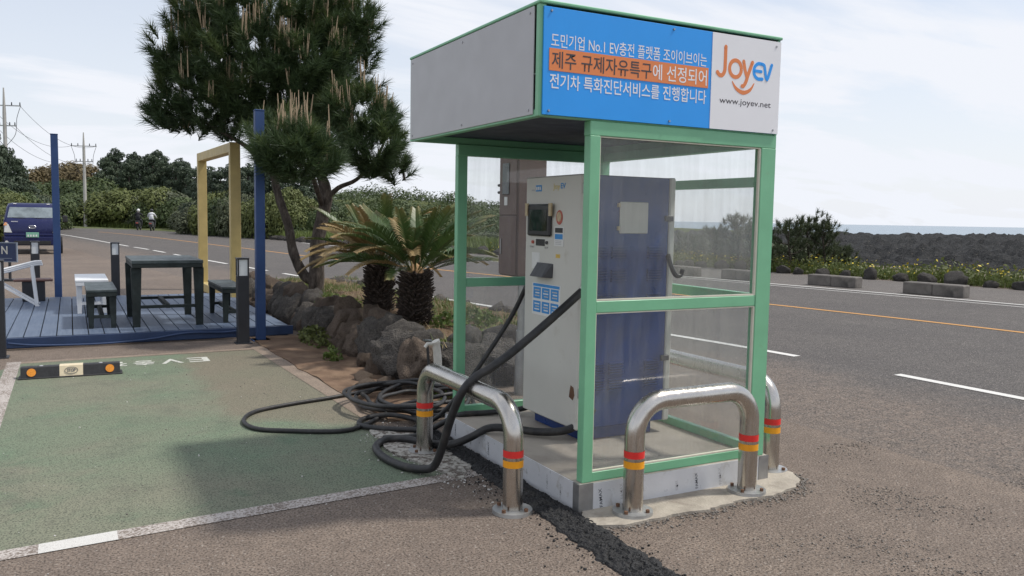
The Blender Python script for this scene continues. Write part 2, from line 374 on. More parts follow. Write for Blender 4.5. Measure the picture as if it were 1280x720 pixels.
g = G('pine_bark'); n = g.noise(16, 7, .7, mscale=(1, 1, .35)); c = g.ramp(n, [(.35, (.035, .029, .025)), (.55, (.10, .082, .068)), (.75, (.19, .165, .14))])
M['bark'] = g.done(g.bsdf(c, .95, 0, .2, g.bump(n, 1.0, .03)))
M['pole_concrete'] = plain('pole_concrete', (.46, .44, .41), .8, 0, .1, 2)
M['wire'] = plain('power_cable', (.05, .05, .055), .6)
M['truck_blue'] = plain('truck_navy_paint', (.012, .017, .080), .25, .15, .06, 3)
M['glass_dark'] = plain('vehicle_glass', (.26, .30, .31), .08, .55, .35, 4)
M['chrome'] = plain('chrome', (.75, .75, .77), .18, 1.0, .05)
M['headlamp'] = plain('headlamp_lens', (.66, .66, .64), .15, .2, .15, 9)
M['amber'] = plain('amber_lens', (.66, .28, .10), .25, 0, .1)
M['tyre'] = plain('tyre_rubber', (.016, .016, .017), .8, 0, .3, 12)
M['plate_green'] = plain('number_plate', (.20, .44, .32), .45, 0, .08, 30)
M['cloth_dark'] = plain('dark_jacket', (.02, .021, .026), .85, 0, .3, 12)
M['cloth_white'] = plain('white_shirt', (.74, .75, .78), .8, 0, .06, 8)
M['skin'] = plain('skin', (.42, .26, .19), .6)
M['sign_navy'] = plain('navy_board', (.018, .036, .10), .4, 0, .1)
M['sign_edge'] = plain('grey_board_edge', (.20, .24, .30), .5, 0, .1)
M['sign_text'] = plain('pale_board_lettering', (.60, .60, .54), .5)
M['house_wall'] = plain('white_house_wall', (.62, .62, .60), .8)
M['house_roof'] = plain('grey_house_roof', (.26, .26, .28), .7)
M['pebble'] = leaf_mat('loose_gravel', (.05, .048, .046), (.30, .27, .24), None, 0.0, .85)
M['pebble_white'] = plain('white_pebble', (.55, .53, .50), .8)
def glass_mat(name, lo, hi, gloss=.9):
    g = G(name); tr = g.n('ShaderNodeBsdfTransparent'); tr.inputs[0].default_value = (.98, .99, .99, 1)
    gl = g.n('ShaderNodeBsdfGlossy'); gl.inputs['Roughness'].default_value = .04; gl.inputs[0].default_value = (gloss, gloss, gloss, 1)
    lw_ = g.n('ShaderNodeLayerWeight'); fr = g.math('ADD', g.math('MULTIPLY', g.math('POWER', lw_.outputs['Facing'], 5.0), .85), .03)
    m1 = g.n('ShaderNodeMixShader'); g.l(fr, m1.inputs[0]); g.l(tr.outputs[0], m1.inputs[1]); g.l(gl.outputs[0], m1.inputs[2])
    df = g.n('ShaderNodeBsdfDiffuse'); df.inputs[0].default_value = (.60, .58, .53, 1)
    tl = g.n('ShaderNodeBsdfTranslucent'); tl.inputs[0].default_value = (.60, .58, .53, 1)
    m0 = g.n('ShaderNodeMixShader'); m0.inputs[0].default_value = .5; g.l(df.outputs[0], m0.inputs[1]); g.l(tl.outputs[0], m0.inputs[2])
    streak = g.noise(22, 4, .6, mscale=(1, 1, .07)); cloud = g.noise(1.8, 5, .6)
    f = g.math('ADD', g.math('MULTIPLY', streak, .5), g.math('MULTIPLY', cloud, .5))
    f = g.ramp(f, [(.36, lo), (.66, hi)])
    m2 = g.n('ShaderNodeMixShader'); g.l(f, m2.inputs[0]); g.l(m1.outputs[0], m2.inputs[1]); g.l(m0.outputs[0], m2.inputs[2])
    return g.done(m2.outputs[0])
M['glass_top'] = glass_mat('dusty_clear_sheet', .02, .15)
M['glass_low'] = glass_mat('dusty_clear_sheet_low', .03, .17)

# ------------------------------------------------------------------ lettering helper
DG = None
def text_mesh(body, h, w=None, bold=0.0, extrude=.0008, box=None):
    """flat lettering in the xy plane, origin at its lower left; h = height of the drawn glyphs, w = full width"""
    c = bpy.data.curves.new('lettering', 'FONT'); c.body = body; c.offset = bold; c.resolution_u = 3
    o = bpy.data.objects.new('lettering', c); COL.objects.link(o); bpy.context.view_layer.update()
    me = bpy.data.meshes.new_from_object(o.evaluated_get(bpy.context.evaluated_depsgraph_get()))
    bpy.data.objects.remove(o); bpy.data.curves.remove(c)
    co = np.empty(len(me.vertices)*3, np.float32); me.vertices.foreach_get('co', co); co = co.reshape(-1, 3)
    mn, mxx = co.min(0), co.max(0); sy = h/(mxx[1]-mn[1]); sx = sy if w is None else w/(mxx[0]-mn[0])
    co[:, 0] = (co[:, 0]-mn[0])*sx; co[:, 1] = (co[:, 1]-mn[1])*sy; co[:, 2] = 0
    me.vertices.foreach_set('co', co.ravel())
    bm = bmesh.new(); bm.from_mesh(me)
    bmesh.ops.dissolve_limit(bm, angle_limit=.01, verts=bm.verts[:], edges=bm.edges[:])
    bmesh.ops.translate(bm, verts=bm.verts[:], vec=(0, 0, extrude))
    bm.to_mesh(me); bm.free(); return me
def lettering(body, h, mat, parent, loc, rot, w=None, bold=0.0, name='lettering', extrude=.0008):
    me = text_mesh(body, h, w, bold, extrude); me.materials.clear(); me.materials.append(mat); me.name = name
    return link(name, me, parent, loc, rot)
FRONT = (R(90), 0, 0)          # reads from -y
LEFTF = (R(90), 0, R(-90))     # reads from -x
UPF = (0, 0, 0)

# ------------------------------------------------------------------ ground, road, sea
WL = spline([(5.3, -40, 0), (5.2, -10, 0), (5.05, .7, 0), (4.93, 3.2, 0), (4.65, 5.4, 0), (4.1, 8.6, 0), (3.1, 14.3, 0), (2.5, 17.9, 0), (1.45, 25.3, 0), (.5, 33, 0), (-.1, 37, 0), (-1.4, 47, 0), (-2.9, 57, 0), (-5.2, 67, 0), (-8.8, 77, 0), (-14, 86, 0), (-22, 93, 0), (-33, 98.5, 0), (-50, 103, 0), (-100, 108, 0)], 14)
WB = [p.y for p in WL]; WA = [p.x for p in WL]
def wline(b): return float(np.interp(b, WB, WA))
WN = []
for i, p in enumerate(WL):
    t = (WL[min(i+1, len(WL)-1)] - WL[max(i-1, 0)]).normalized(); WN.append(Vector((t.y, -t.x, 0)))
def smooth(x, a, b): t = min(1, max(0, (x-a)/(b-a))); return t*t*(3-2*t)
def kerb_off(b): return 13.1 - 3.5*smooth(b, 17, 34)
def ribbon(name, off0, off1, z, mat, b0=-40, b1=104, n=1, th=None, attr=None):
    V = []; A = []; rows = 0
    for p, q in zip(WL, WN):
        if p.y < b0 - .01 or p.y > b1 + .01: continue
        rows += 1
        o0 = off0(p.y) if callable(off0) else off0; o1 = off1(p.y) if callable(off1) else off1
        for j in range(n+1):
            o = o0 + (o1-o0)*j/n; V.append((*(p + q*o).to_2d(), -.004 if attr and j == 0 else z)); A.append(attr(o) if attr else 1)
    return tag(link(name, grid_mesh(name, V, n+1, rows, mat, False, {'blend': A} if attr else None)), kind='structure')
def strip(name, off, wdt, b0, b1, z, mat, parent):
    pts = [(p, q) for p, q in zip(WL2, WN2) if b0 <= p.y <= b1]
    V = []
    for p, q in pts:
        o = off(p.y) if callable(off) else off
        V += [(*(p + q*(o-wdt/2)).to_2d(), z), (*(p + q*(o+wdt/2)).to_2d(), z)]
    return link(name, grid_mesh(name, V, 2, len(pts), mat, False), parent)
WL2 = []; WN2 = []
for i in range(len(WL)-1):
    for k in range(8): WL2.append(WL[i].lerp(WL[i+1], k/8)); WN2.append(WN[i].lerp(WN[i+1], k/8))

# forecourt
me = MB().add([(-30, -30, 0), (24, -30, 0), (24, 30, 0), (-30, 48, 0)], [(0, 1, 2, 3)]).mesh('ground', M['lot'])
ground = tag(link('ground', me), kind='structure')
road = ribbon('road', -3.0, lambda b: kerb_off(b) + .3, .004, M['road'], n=18, attr=lambda o: max(-.6, min(1, (o + 2.0)/2.4)))
lane = ribbon('cycle_lane', 9.35, lambda b: kerb_off(b) + .25, .008, M['lane'], -20, 33, 1)
for b0, b1 in [(-3, 1.97), (3.18, 6.4), (7.5, 14.4), (16.2, 17.95), (19, 21.4), (22.4, 25.3), (26.4, 28.8), (30.1, 32.2), (33.0, 35.5), (36.5, 60)]:
    strip('white_line', 0, .12, b0, b1, .009, M['line_white'], road)
strip('orange_line', lambda b: 4.75 - .7*smooth(b, 12, 28), .13, -12, 64, .009, M['line_orange'], road)
strip('white_line', 9.25, .13, -12, 40, .012, M['line_white'], road)
strip('white_line', 8.8, .07, -12, 30, .009, M['line_white'], road)

# land around
def fbm(x, y, z=0, o=4): return noise.fractal(Vector((x, y, z)), 1.0, 2.0, o)
def land_z(a, b):
    off = a - wline(b); z = -.07
    k = kerb_off(b)
    if off > k and b < 120:
        z = -.05 - .85*smooth(off, k + .6, k + 14) - 4.5*smooth(off, k + 14, k + 34)*smooth(math.atan2(a + 2.28, b + 3.49), .56, .65)
    # scrub-covered rise past the bend and the low hill toward the sea
    z += 3.6*smooth(b, 106, 140)*smooth(-a, -14, 18)
    h = bearing(470, 135); d2 = ((a-h.x)/34)**2 + ((b-h.y)/30)**2
    z += 4.3*math.exp(-d2)
    if a > 100: z -= 6*smooth(a, 118, 150)
    if b > 170: z -= 6*smooth(b, 175, 240)*smooth(a, -60, -20)
    return z + (.25*fbm(a*.06, b*.06) if off > k + 3 or b > 105 else 0)
ax = list(np.arange(-420, -60, 24)) + list(np.arange(-60, 110, 2.0)) + list(np.arange(110, 175, 5)); by = list(np.arange(-120, -30, 10)) + list(np.arange(-30, 130, 2.0)) + list(np.arange(130, 420, 10))
V = [(a, b, land_z(a, b)) for b in by for a in ax]
g = G('coastal_land'); c = g.ramp(g.noise(.4, 6, .65), [(.3, (.055, .068, .026)), (.6, (.10, .115, .045)), (.78, (.16, .14, .075))])
M['land'] = g.done(g.bsdf(c, .95, 0, .2, g.bump(g.noise(3, 6, .7), .8, .2)))
tag(link('terrain', grid_mesh('terrain', V, len(ax), len(by), M['land'])), kind='structure')
g = G('sea_water'); n = g.noise(.05, 6, .62, src='Object', mscale=(1, 1, 1)); n2 = g.noise(.7, 4, .6)
c = g.ramp(n, [(.35, (.07, .14, .20)), (.7, (.11, .19, .26))])
M['sea'] = g.done(g.bsdf(c, .22, 0, .6, g.bump(g.math('ADD', n, g.math('MULTIPLY', n2, .5)), .25, .8)))
tag(link('sea', MB().add([(-30000, -30000, -5), (30000, -30000, -5), (30000, 30000, -5), (-30000, 30000, -5)], [(0, 1, 2, 3)]).mesh('sea', M['sea'])), kind='structure')
# lava shore: rough field between the verge and the water
V = []; rows = 150; cols = 330
for i in range(rows):
    d = 30*(190/30)**(i/(rows-1))
    for j in range(cols):
        px = 820 + 900*j/(cols-1); p = bearing(px, d)
        n1 = noise.noise(Vector((p.x*.09, p.y*.09, 1))); v = noise.voronoi(Vector((p.x*.45, p.y*.45, 0)))[0]
        n2 = noise.fractal(Vector((p.x*.6, p.y*.6, 3)), .9, 2.1, 4)
        z = -1.5 + .45*n1 + 1.0*max(0, .85 - v[0]) + .55*n2
        z += .75*smooth(d, 60, 150) + .45*noise.noise(Vector((p.x*.05, p.y*.05, 7)))*smooth(d, 60, 130)
        z -= 5.5*smooth(d, 168, 188) + 1.6*(1-smooth(d, 30, 40))
        V.append((p.x, p.y, z))
tag(link('lava_shore', grid_mesh('lava_shore', V, cols, rows, M['shore'], False)), kind='structure')

# ------------------------------------------------------------------ painted parking bay
def sheet(name, pts, z, mat, parent=None, n=1, m=1, attr=None):
    (a, b, c, d) = [Vector((*p, z)) for p in pts]; V = []; A = []
    for j in range(m+1):
        for i in range(n+1):
            p = a.lerp(b, i/n).lerp(d.lerp(c, i/n), j/m); V.append(p); A.append(attr(p) if attr else 0)
    return link(name, grid_mesh(name, V, n+1, m+1, mat, False, {'wear': A} if attr else None), parent)
def bay_wear(p): return min(1, .15 + 1.0*smooth(p.x, -1.9, -.45)*smooth(p.y, 1.9, 3.2) + .25*smooth(p.x, -1.2, -.3))
bay = tag(sheet('parking_bay', [(-5.2, .44), (-.36, .88), (-.50, 5.9), (-2.74, 5.86)], .002, M['bay'], None, 30, 36, bay_wear), kind='structure')
bay.data.update()
sheet('bay_line', [(-5.6, .31), (-2.44, .585), (-2.44, .705), (-5.6, .43)], .0035, M['line_worn'], bay)
sheet('bay_line', [(-2.44, .585), (-2.12, .613), (-2.12, .735), (-2.44, .705)], .004, M['line_fresh'], bay)
sheet('bay_line', [(-2.12, .613), (-.15, .785), (-.15, .905), (-2.12, .735)], .0035, M['line_worn'], bay)
sheet('bay_line', [(-2.86, 1.2), (-2.74, 1.2), (-2.74, 5.97), (-2.86, 5.97)], .0035, M['line_worn'], bay)
sheet('bay_line', [(-2.74, 5.85), (-.45, 5.92), (-.45, 6.02), (-2.74, 5.96)], .0035, M['line_faint'], bay)
sheet('bay_line', [(-.40, 2.3), (-.26, 2.3), (-.38, 6.1), (-.52, 6.1)], .005, M['line_faint'], bay)
x = -1.05
for ch, wd in (('E', .20), ('V', .21), ('충', .20), ('전', .19), ('소', .19)):
    lettering(ch, .27, M['letter_paint'], bay, (x, 5.60, .0026), (0, 0, math.pi), w=wd, bold=.015, name='painted_letter', extrude=.001); x -= wd + .05
# dusty strip of earth between bay and planter
def blob(cx, cy, rx, ry, n=40, seed=0, amp=.25, rot=0):
    o = []
    for i in range(n):
        a = 2*math.pi*i/n; k = 1 + amp*noise.fractal(Vector((math.cos(a)*1.6, math.sin(a)*1.6, seed*3.1)), 1, 2, 4)
        x, y = rx*k*math.cos(a), ry*k*math.sin(a); o.append((cx + x*math.cos(rot) - y*math.sin(rot), cy + x*math.sin(rot) + y*math.cos(rot)))
    return o
M['dust'] = plain('brown_dust', (.16, .105, .072), .95, 0, .3, 5, .6, 90, .2, (.26, .18, .12), 3, (.45, .7))
M['grit'] = plain('white_grit', (.42, .40, .36), .9, 0, .3, 30, .9, 60, .2, (.12, .10, .085), 26, (.46, .58))
dust = []
for i in range(60):
    t = i/59; dust.append((-.26 - .14*t + .05*fbm(t*9, 0), 2.2 + 4.6*t))
for i in range(60):
    t = 1 - i/59; dust.append((.55, 2.2 + 4.6*t))
tag(link('earth_strip', MB().poly(dust, -.01, .012).mesh('earth_strip', M['dust'])), kind='structure')
tag(link('grit_patch', MB().poly(blob(-.33, 1.35, .16, .62, 60, 3, .35, .1), -.01, .015).mesh('grit_patch', M['grit'])), kind='structure')

# ------------------------------------------------------------------ kiosk
K = empty('charging_kiosk', (0, 0, 0), 0, 'green framed glass charging kiosk with blue and white sign along its roof', 'kiosk')
KW, KD, Z0, ZB, ZT, OV = 1.25, 1.69, .155, 1.99, 2.52, .30
def kb(name, a, b, mat, bev=.003, parent=K): return MB().box(a, b, None, bev).build(name, mat, parent)
GF = M['frame_green']
for (x0, x1, y0, y1) in ((0, .062, 0, .055), (1.142, KW, 0, .055), (.025, .095, KD-.05, KD), (1.18, KW, KD-.05, KD)):
    kb('post', (x0, y0, Z0), (x1, y1, 1.918), GF)
kb('top_beam', (0, .001, 1.918), (KW, .06, ZB), GF); kb('top_beam', (.025, KD-.055, 1.915), (KW, KD-.001, ZB), GF)
kb('top_beam', (KW-.06, .06, 1.925), (KW-.001, KD-.055, ZB), GF)
kb('rail', (.062, .004, 1.03), (1.142, .05, 1.09), GF); kb('rail', (.095, KD-.045, 1.03), (1.18, KD-.004, 1.09), GF)
kb('rail', (KW-.05, .055, 1.03), (KW-.005, KD-.05, 1.09), GF); kb('rail', (KW-.05, .055, 1.705), (KW-.005, KD-.05, 1.762), GF)
kb('sill', (.062, .004, Z0), (1.142, .05, .205), GF); kb('sill', (.095, KD-.045, Z0), (1.18, KD-.004, .205), GF); kb('sill', (KW-.05, .055, Z0), (KW-.005, KD-.05, .205), GF)
def pane(a, b, mat): return MB().box(a, b).build('glass_pane', mat, K)
GT, GL = M['glass_top'], M['glass_low']
pane((.064, .022, 1.092), (1.140, .027, 1.916), GT); pane((.064, .022, .207), (1.140, .027, 1.028), GL)
pane((.097, KD-.028, 1.092), (1.178, KD-.023, 1.913), GT); pane((.097, KD-.028, .207), (1.178, KD-.023, 1.028), GL)
pane((KW-.03, .057, 1.092), (KW-.025, KD-.052, 1.703), GT); pane((KW-.03, .057, .207), (KW-.025, KD-.052, 1.028), GL)
for (z0, z1) in ((1.091, 1.917), (.206, 1.029)):        # cream beads round the front sheets
    for a, b in (((.062, .006, z0), (1.142, .020, z0+.008)), ((.062, .008, z1-.006), (1.142, .020, z1)), ((1.130, .006, z0+.008), (1.142, .020, z1-.006)), ((.062, .006, z0+.008), (.067, .020, z1-.006))):
        kb('glazing_bead', a, b, M['rubber_seal'], 0)
# roof box
kb('roof_top', (-OV-.005, -.012, ZT-.004), (KW+.005, KD+.005, ZT+.012), GF, .004)
kb('ceiling', (-OV+.04, .06, 2.035), (KW-.03, KD-.03, 2.05), M['ceiling'], 0)
for a, b in (((-OV, 0, ZB), (-OV+.035, .035, ZT-.004)), ((-OV, KD-.03, ZB), (-OV+.03, KD, ZT-.004)), ((KW-.02, 0, ZB), (KW, .02, ZT-.004)), ((KW-.03, KD-.03, ZB), (KW, KD, ZT-.004))):
    kb('roof_corner', a, b, GF)
for a, b in (((-OV+.035, .004, ZB), (KW-.02, .045, ZB+.045)), ((-OV+.003, .035, ZB), (-OV+.043, KD-.03, ZB+.035)), ((-OV+.03, KD-.04, ZB), (KW-.03, KD-.003, ZB+.045)), ((KW-.04, .02, ZB), (KW-.003, KD-.03, ZB+.045))):
    kb('roof_trim', a, b, GF)
lp = kb('side_panel', (-OV-.004, .050, ZB+.012), (-OV+.002, KD-.015, ZT-.008), M['panel_grey'], .001)
kb('side_panel', (KW-.002, .022, ZB+.046), (KW+.003, KD-.032, ZT-.006), M['panel_grey'], 0)
kb('back_panel', (-OV+.032, KD-.004, ZB+.046), (KW-.032, KD+.002, ZT-.006), M['panel_grey'], 0)
for y in (.09, .87, KD-.05):
    for z in (ZB+.035, ZT-.035): MB().cyl((-OV-.004, y, z), .006, -.004, 8, None, 'x').build('screw', M['screw'], lp)
SG = kb('sign_panel', (-.283, -.010, 1.998), (1.242, -.001, 2.503), M['sign_blue'], .001)
kb('white_field', (.747, -.0125, 1.9985), (1.2415, -.0095, 2.5025), M['sign_white'], 0, SG)
kb('orange_band', (-.252, -.0125, 2.207), (.726, -.0095, 2.312), M['sign_orange'], 0, SG)
SY = -.0125
lettering('도민기업 No.1 EV충전 플랫폼 조이이브이는', .066, M['sign_white'], SG, (-.242, SY+.0022, 2.317), FRONT, w=.955, bold=.004)
lettering('제주 규제자유특구', .080, M['sign_dark'], SG, (-.238, SY, 2.219), FRONT, w=.590, bold=.007)
lettering('에 선정되어', .080, M['sign_white'], SG, (.360, SY, 2.219), FRONT, w=.355, bold=.007)
lettering('전기차 특화진단서비스를 진행합니다', .072, M['sign_white'], SG, (-.246, SY+.002, 2.123), FRONT, w=.962, bold=.008)
lettering('www.joyev.net', .040, M['sign_dark'], SG, (.808, SY, 2.128), FRONT, w=.372, bold=.002)
def stroke(pts, wd, n=10):
    """flat thick stroke with round ends in the xz plane of the sign"""
    m = MB(); P = [Vector((p[0], 0, p[1])) for p in pts]; vs = []; fs = []
    for i, p in enumerate(P):
        t = (P[min(i+1, len(P)-1)] - P[max(i-1, 0)]).normalized(); q = Vector((-t.z, 0, t.x)); w = wd[i] if hasattr(wd, '__len__') else wd
        vs += [p + q*w/2, p - q*w/2]
    for i in range(len(P)-1): fs.append((2*i, 2*i+1, 2*i+3, 2*i+2))
    k = len(vs); vs2 = [v + Vector((0, -.001, 0)) for v in vs]; f2 = [tuple(j + k for j in f) for f in fs]
    m.add(vs + vs2, fs + f2 + [(2*i, 2*i+2, k+2*i+2, k+2*i) for i in range(len(P)-1)] + [(2*i+1, 2*i+3, k+2*i+3, k+2*i+1) for i in range(len(P)-1)])
    if not hasattr(wd, '__len__') and (P[0] - P[-1]).length > 1e-4:
        for p in (P[0], P[-1]):
            c = [p + Vector((wd/2*math.cos(a), -.0016, wd/2*math.sin(a))) for a in [2*math.pi*i/12 for i in range(12)]]; m.add(c, [tuple(range(12))])
    return m
def sstroke(pts, wd, name, mat, ox=0, oz=0, k=1.0, y=SY, parent=SG):
    P = [(ox + p.x*k, oz + p.y*k) for p in spline([(a, b, 0) for a, b in pts], 8)]
    w = wd*k if not hasattr(wd, '__len__') else [np.interp(i/(len(P)-1), np.linspace(0, 1, len(wd)), wd)*k for i in range(len(P))]
    o = stroke(P, w).build(name, mat, parent); o.location = (0, y, 0); return o
def joy_logo(ox, oz, k, y, parent, mo, mb):
    ring = [(.5 + .42*math.cos(a)*.95, .42 + .42*math.sin(a)) for a in [2*math.pi*i/20 for i in range(21)]]
    sstroke([(.42, 1.45), (.42, .6), (.40, .25), (.25, .02), (.05, .02), (-.08, .14)], .21, 'logo_letter', mo, ox, oz, k, y, parent)
    sstroke([(.62 + p[0], p[1]) for p in ring], .20, 'logo_letter', mo, ox, oz, k, y, parent)
    sstroke([(1.66, .84), (1.78, .4), (1.92, .08)], .20, 'logo_letter', mo, ox, oz, k, y, parent)
    sstroke([(2.26, .84), (2.0, .2), (1.85, -.2), (1.70, -.40), (1.60, -.42)], .20, 'logo_letter', mo, ox, oz, k, y - .0004, parent)
    sstroke([(2.98, .82), (2.65, .82), (2.42, .60), (2.42, .26), (2.65, .06), (2.98, .06)], .18, 'logo_letter', mb, ox, oz, k, y, parent)
    sstroke([(2.50, .44), (2.7, .44), (2.9, .44)], .16, 'logo_letter', mb, ox, oz, k, y - .0003, parent)
    sstroke([(2.98, .82), (3.10, .76), (3.16, .55), (3.24, .20), (3.32, .06)], .17, 'logo_letter', mb, ox, oz, k, y - .0007, parent)
    sstroke([(3.32, .06), (3.42, .25), (3.62, .84)], .17, 'logo_letter', mb, ox, oz, k, y - .0011, parent)
    sstroke([(.92, -.22), (1.2, -.56), (1.68, -.74), (2.15, -.58), (2.44, -.20)], [.04, .17, .22, .17, .04], 'logo_smile', mo, ox, oz, k, y, parent)
joy_logo(.795, 2.283, .105, SY, SG, M['sign_orange'], M['sign_blue'])
for x, z in ((-.243, 2.485), (.488, 2.485), (1.206, 2.475), (-.25, 2.017), (.476, 2.017), (1.203, 2.017)):
    MB().cyl((x, -.0095, z), .007, -.007, 10, .005, 'y').build('screw', M['screw'], SG)
# slab with sheet cladding
kb('base_slab', (-.018, -.006, -.02), (1.278, KD+.03, Z0-.001), M['slab'], .004)
cl1 = kb('base_cladding', (.062, -.012, .003), (1.205, -.0065, Z0-.004), M['cladding'], 0)
cl2 = kb('base_cladding', (-.024, .045, .003), (-.0185, .80, Z0-.002), M['cladding'], 0)
cl3 = kb('base_cladding', (-.023, .803, .003), (-.0185, KD+.02, Z0-.003), M['cladding'], 0)
cs = MB().box((-.026, -.014, .0), (.061, -.0065, Z0-.001)); cs.box((-.026, -.0065, 0), (-.0185, .044, Z0-.001)); cs.build('corner_strip', M['strip_metal'], K)
MB().box((1.206, -.014, 0), (1.281, -.0065, Z0-.001)).build('corner_strip', M['strip_metal'], K)
for x, z, t, mm in ((.125, .02, .10, 'ink'), (.255, .045, .085, 'ink_faint'), (.30, .02, .10, 'ink_faint'), (.76, .03, .09, 'ink'), (.93, .03, .10, 'ink_faint'), (1.125, .05, .09, 'ink'), (.62, .04, .055, 'ink_faint')):
    lettering('FAMAX', .019, M[mm], cl1, (x, -.0121, z), (R(90), R(-97), 0), w=t, bold=.01, name='stencil_letters', extrude=.0004)
for y, z, t, mm in ((.62, .05, .075, 'ink'), (.30, .04, .08, 'ink_faint'), (.16, .03, .08, 'ink_faint')):
    lettering('FAMAX', .015, M[mm], cl2, (-.0241, y, z), (R(90), R(-92), R(-90)), w=t, bold=.01, name='stencil_letters', extrude=.0004)
for y, t in ((1.52, .08), (1.28, .07), (1.02, .08)): lettering('FAMAX', .015, M['ink'], cl3, (-.0231, y, .04), (R(90), R(-92), R(-90)), w=t, bold=.01, name='stencil_letters', extrude=.0004)

# ragged concrete footing and fresh asphalt trench beside the kiosk
pad = [(-.10, -.20), (.10, -.27), (.35, -.25), (.6, -.27), (.85, -.235), (1.1, -.25), (1.3, -.20), (1.44, -.12), (1.50, 0), (1.47, .16), (1.38, .24), (1.2, .2), (.2, .1), (.0, 0)]
pp = []
for i in range(len(pad)):
    a, b = Vector((*pad[i], 0)), Vector((*pad[(i+1) % len(pad)], 0))
    for k in range(7):
        q = a.lerp(b, k/7); e = .022*fbm(q.x*11, q.y*11, 1); pp.append((q.x + e, q.y - abs(e)*1.2 + .01))
tag(link('concrete_footing', MB().poly(pp, -.02, .016).mesh('concrete_footing', M['concrete'])), kind='structure')
V = []; nr = 420; ncx = 22
for i in range(nr):
    t = i/(nr-1); y = 1.95 - 3.6*t; cx = -.115 - .03*smooth(y, .3, -.8); hw = .085 + .03*smooth(y, .5, -.6)
    for j in range(ncx+1):
        u = j/ncx*2-1; x = cx + u*(hw + .02*fbm(y*8, u*2, 5)); e = (1-abs(u)**4)
        V.append((x + .015*fbm(x*20, y*20), y, .002 + e*(.022 + .020*fbm(x*70, y*70, 2, 3)) - (.01 if abs(u) == 1 else 0)))
tag(link('asphalt_trench', grid_mesh('asphalt_trench', V, ncx+1, nr, M['fresh_asphalt'], False)), kind='structure')

# ------------------------------------------------------------------ charger
C = empty('ev_charger', (.70, 1.0, Z0), 0, 'cream fronted blue electric vehicle charger standing inside the glass kiosk', 'charger')
def cbx(name, a, b, mat, bev=.004, parent=C):
    o = (.70, 1.0, Z0); a = [p-q for p, q in zip(a, o)]; b = [p-q for p, q in zip(b, o)]; return MB().box(a, b, None, bev).build(name, mat, parent)
cbx('plinth', (.44, .70, Z0+.001), (.97, 1.27, .25), M['body_blue'])
cbx('cabinet', (.425, .665, .235), (1.035, 1.325, 1.768), M['body_blue'], .006)
CD = cbx('front_door', (.378, .660, .232), (.423, 1.330, 1.770), M['door_white'], .008)
RD = cbx('rear_door', (1.037, .660, .232), (1.082, 1.330, 1.770), M['door_white'], .008)
XF = .378
def onf(name, y0, y1, z0, z1, mat, t=.002, bev=0, parent=CD): return cbx(name, (XF-t, y0, z0), (XF-.0002, y1, z1), mat, bev, parent)
scr = onf('screen_housing', .985, 1.275, 1.392, 1.595, M['black_plastic'], .022, .01); cbx('display', (XF-.0235, 1.02, 1.425), (XF-.0215, 1.24, 1.56), M['screen'], 0, scr)
for y in (.975, 1.275): MB().bar((-.345, y-1.0, 1.60-Z0), (-.345, y-1.0 - (.0), 1.52-Z0), .012, .03).build('tape_strip', M['tape'], CD)
onf('button_label', 1.075, 1.185, 1.330, 1.372, M['black_plastic'], .003)
for y in (1.045, 1.222): MB().cyl((XF-.70, y-1, 1.352-Z0), .011, -.010, 12, None, 'x').build('push_button', M['sticker_red'] if y > 1.1 else M['grey_plastic'], CD)
lettering('START', .011, M['ink'], CD, (XF-.7005, 1.262-1, 1.315-Z0), LEFTF, w=.055); lettering('STOP', .011, M['ink'], CD, (XF-.7005, 1.075-1, 1.315-Z0), LEFTF, w=.045)
o = MB().cyl((0, 0, 0), .045, -.002, 20, None, 'x').build('round_sticker', M['sticker_red'], CD); o.location = (XF-.7003, -.10, 1.512-Z0); o.scale = (1, .85, 1)
o2 = MB().cyl((0, 0, 0), .030, -.0012, 20, None, 'x').build('sticker_centre', M['tape'], o); o2.location = (-.0021, .004, .004)
st = onf('notice', .845, .955, 1.335, 1.455, M['sticker_white'], .003); cbx('notice_band', (XF-.0042, .855, 1.418), (XF-.0031, .945, 1.448), M['black_plastic'], 0, st); cbx('notice_band', (XF-.0042, .855, 1.378), (XF-.0031, .945, 1.410), M['sticker_blue'], 0, st)
for z in (1.345, 1.355, 1.365): cbx('notice_line', (XF-.004, .87, z), (XF-.0031, .94, z+.004), M['ink_faint'], 0, st)
onf('yellow_tag', .885, .935, 1.262, 1.285, M['sticker_yellow'], .002)
onf('paper_notice', 1.135, 1.235, 1.18, 1.285, M['sticker_white'], .0015)
rd = MB(); y0, y1, z0, z1 = .965-1, 1.175-1, 1.132-Z0, 1.225-Z0; xa, xb = XF-.70, XF-.70-.035
rd.add([(xa, y0, z0), (xa, y1, z0), (xa, y1, z1), (xa, y0, z1), (xb-.03, y0+.03, z0+.004), (xb-.03, y1-.02, z0+.004), (xb+.025, y1-.03, z1-.004), (xb+.025, y0+.04, z1-.004)], [(0, 1, 2, 3), (7, 6, 5, 4), (0, 4, 5, 1), (1, 5, 6, 2), (2, 6, 7, 3), (3, 7, 4, 0)])
rdo = rd.build('card_reader', M['grey_plastic'], CD)
mod = rdo.modifiers.new('b', 'BEVEL'); mod.width = .008; mod.segments = 2
ins = onf('instruction_sticker', .870, 1.222, .885, 1.090, M['sticker_white'], .0012)
cbx('sticker_head', (XF-.0022, .88, 1.068), (XF-.0013, 1.21, 1.086), M['sticker_blue'], 0, ins)
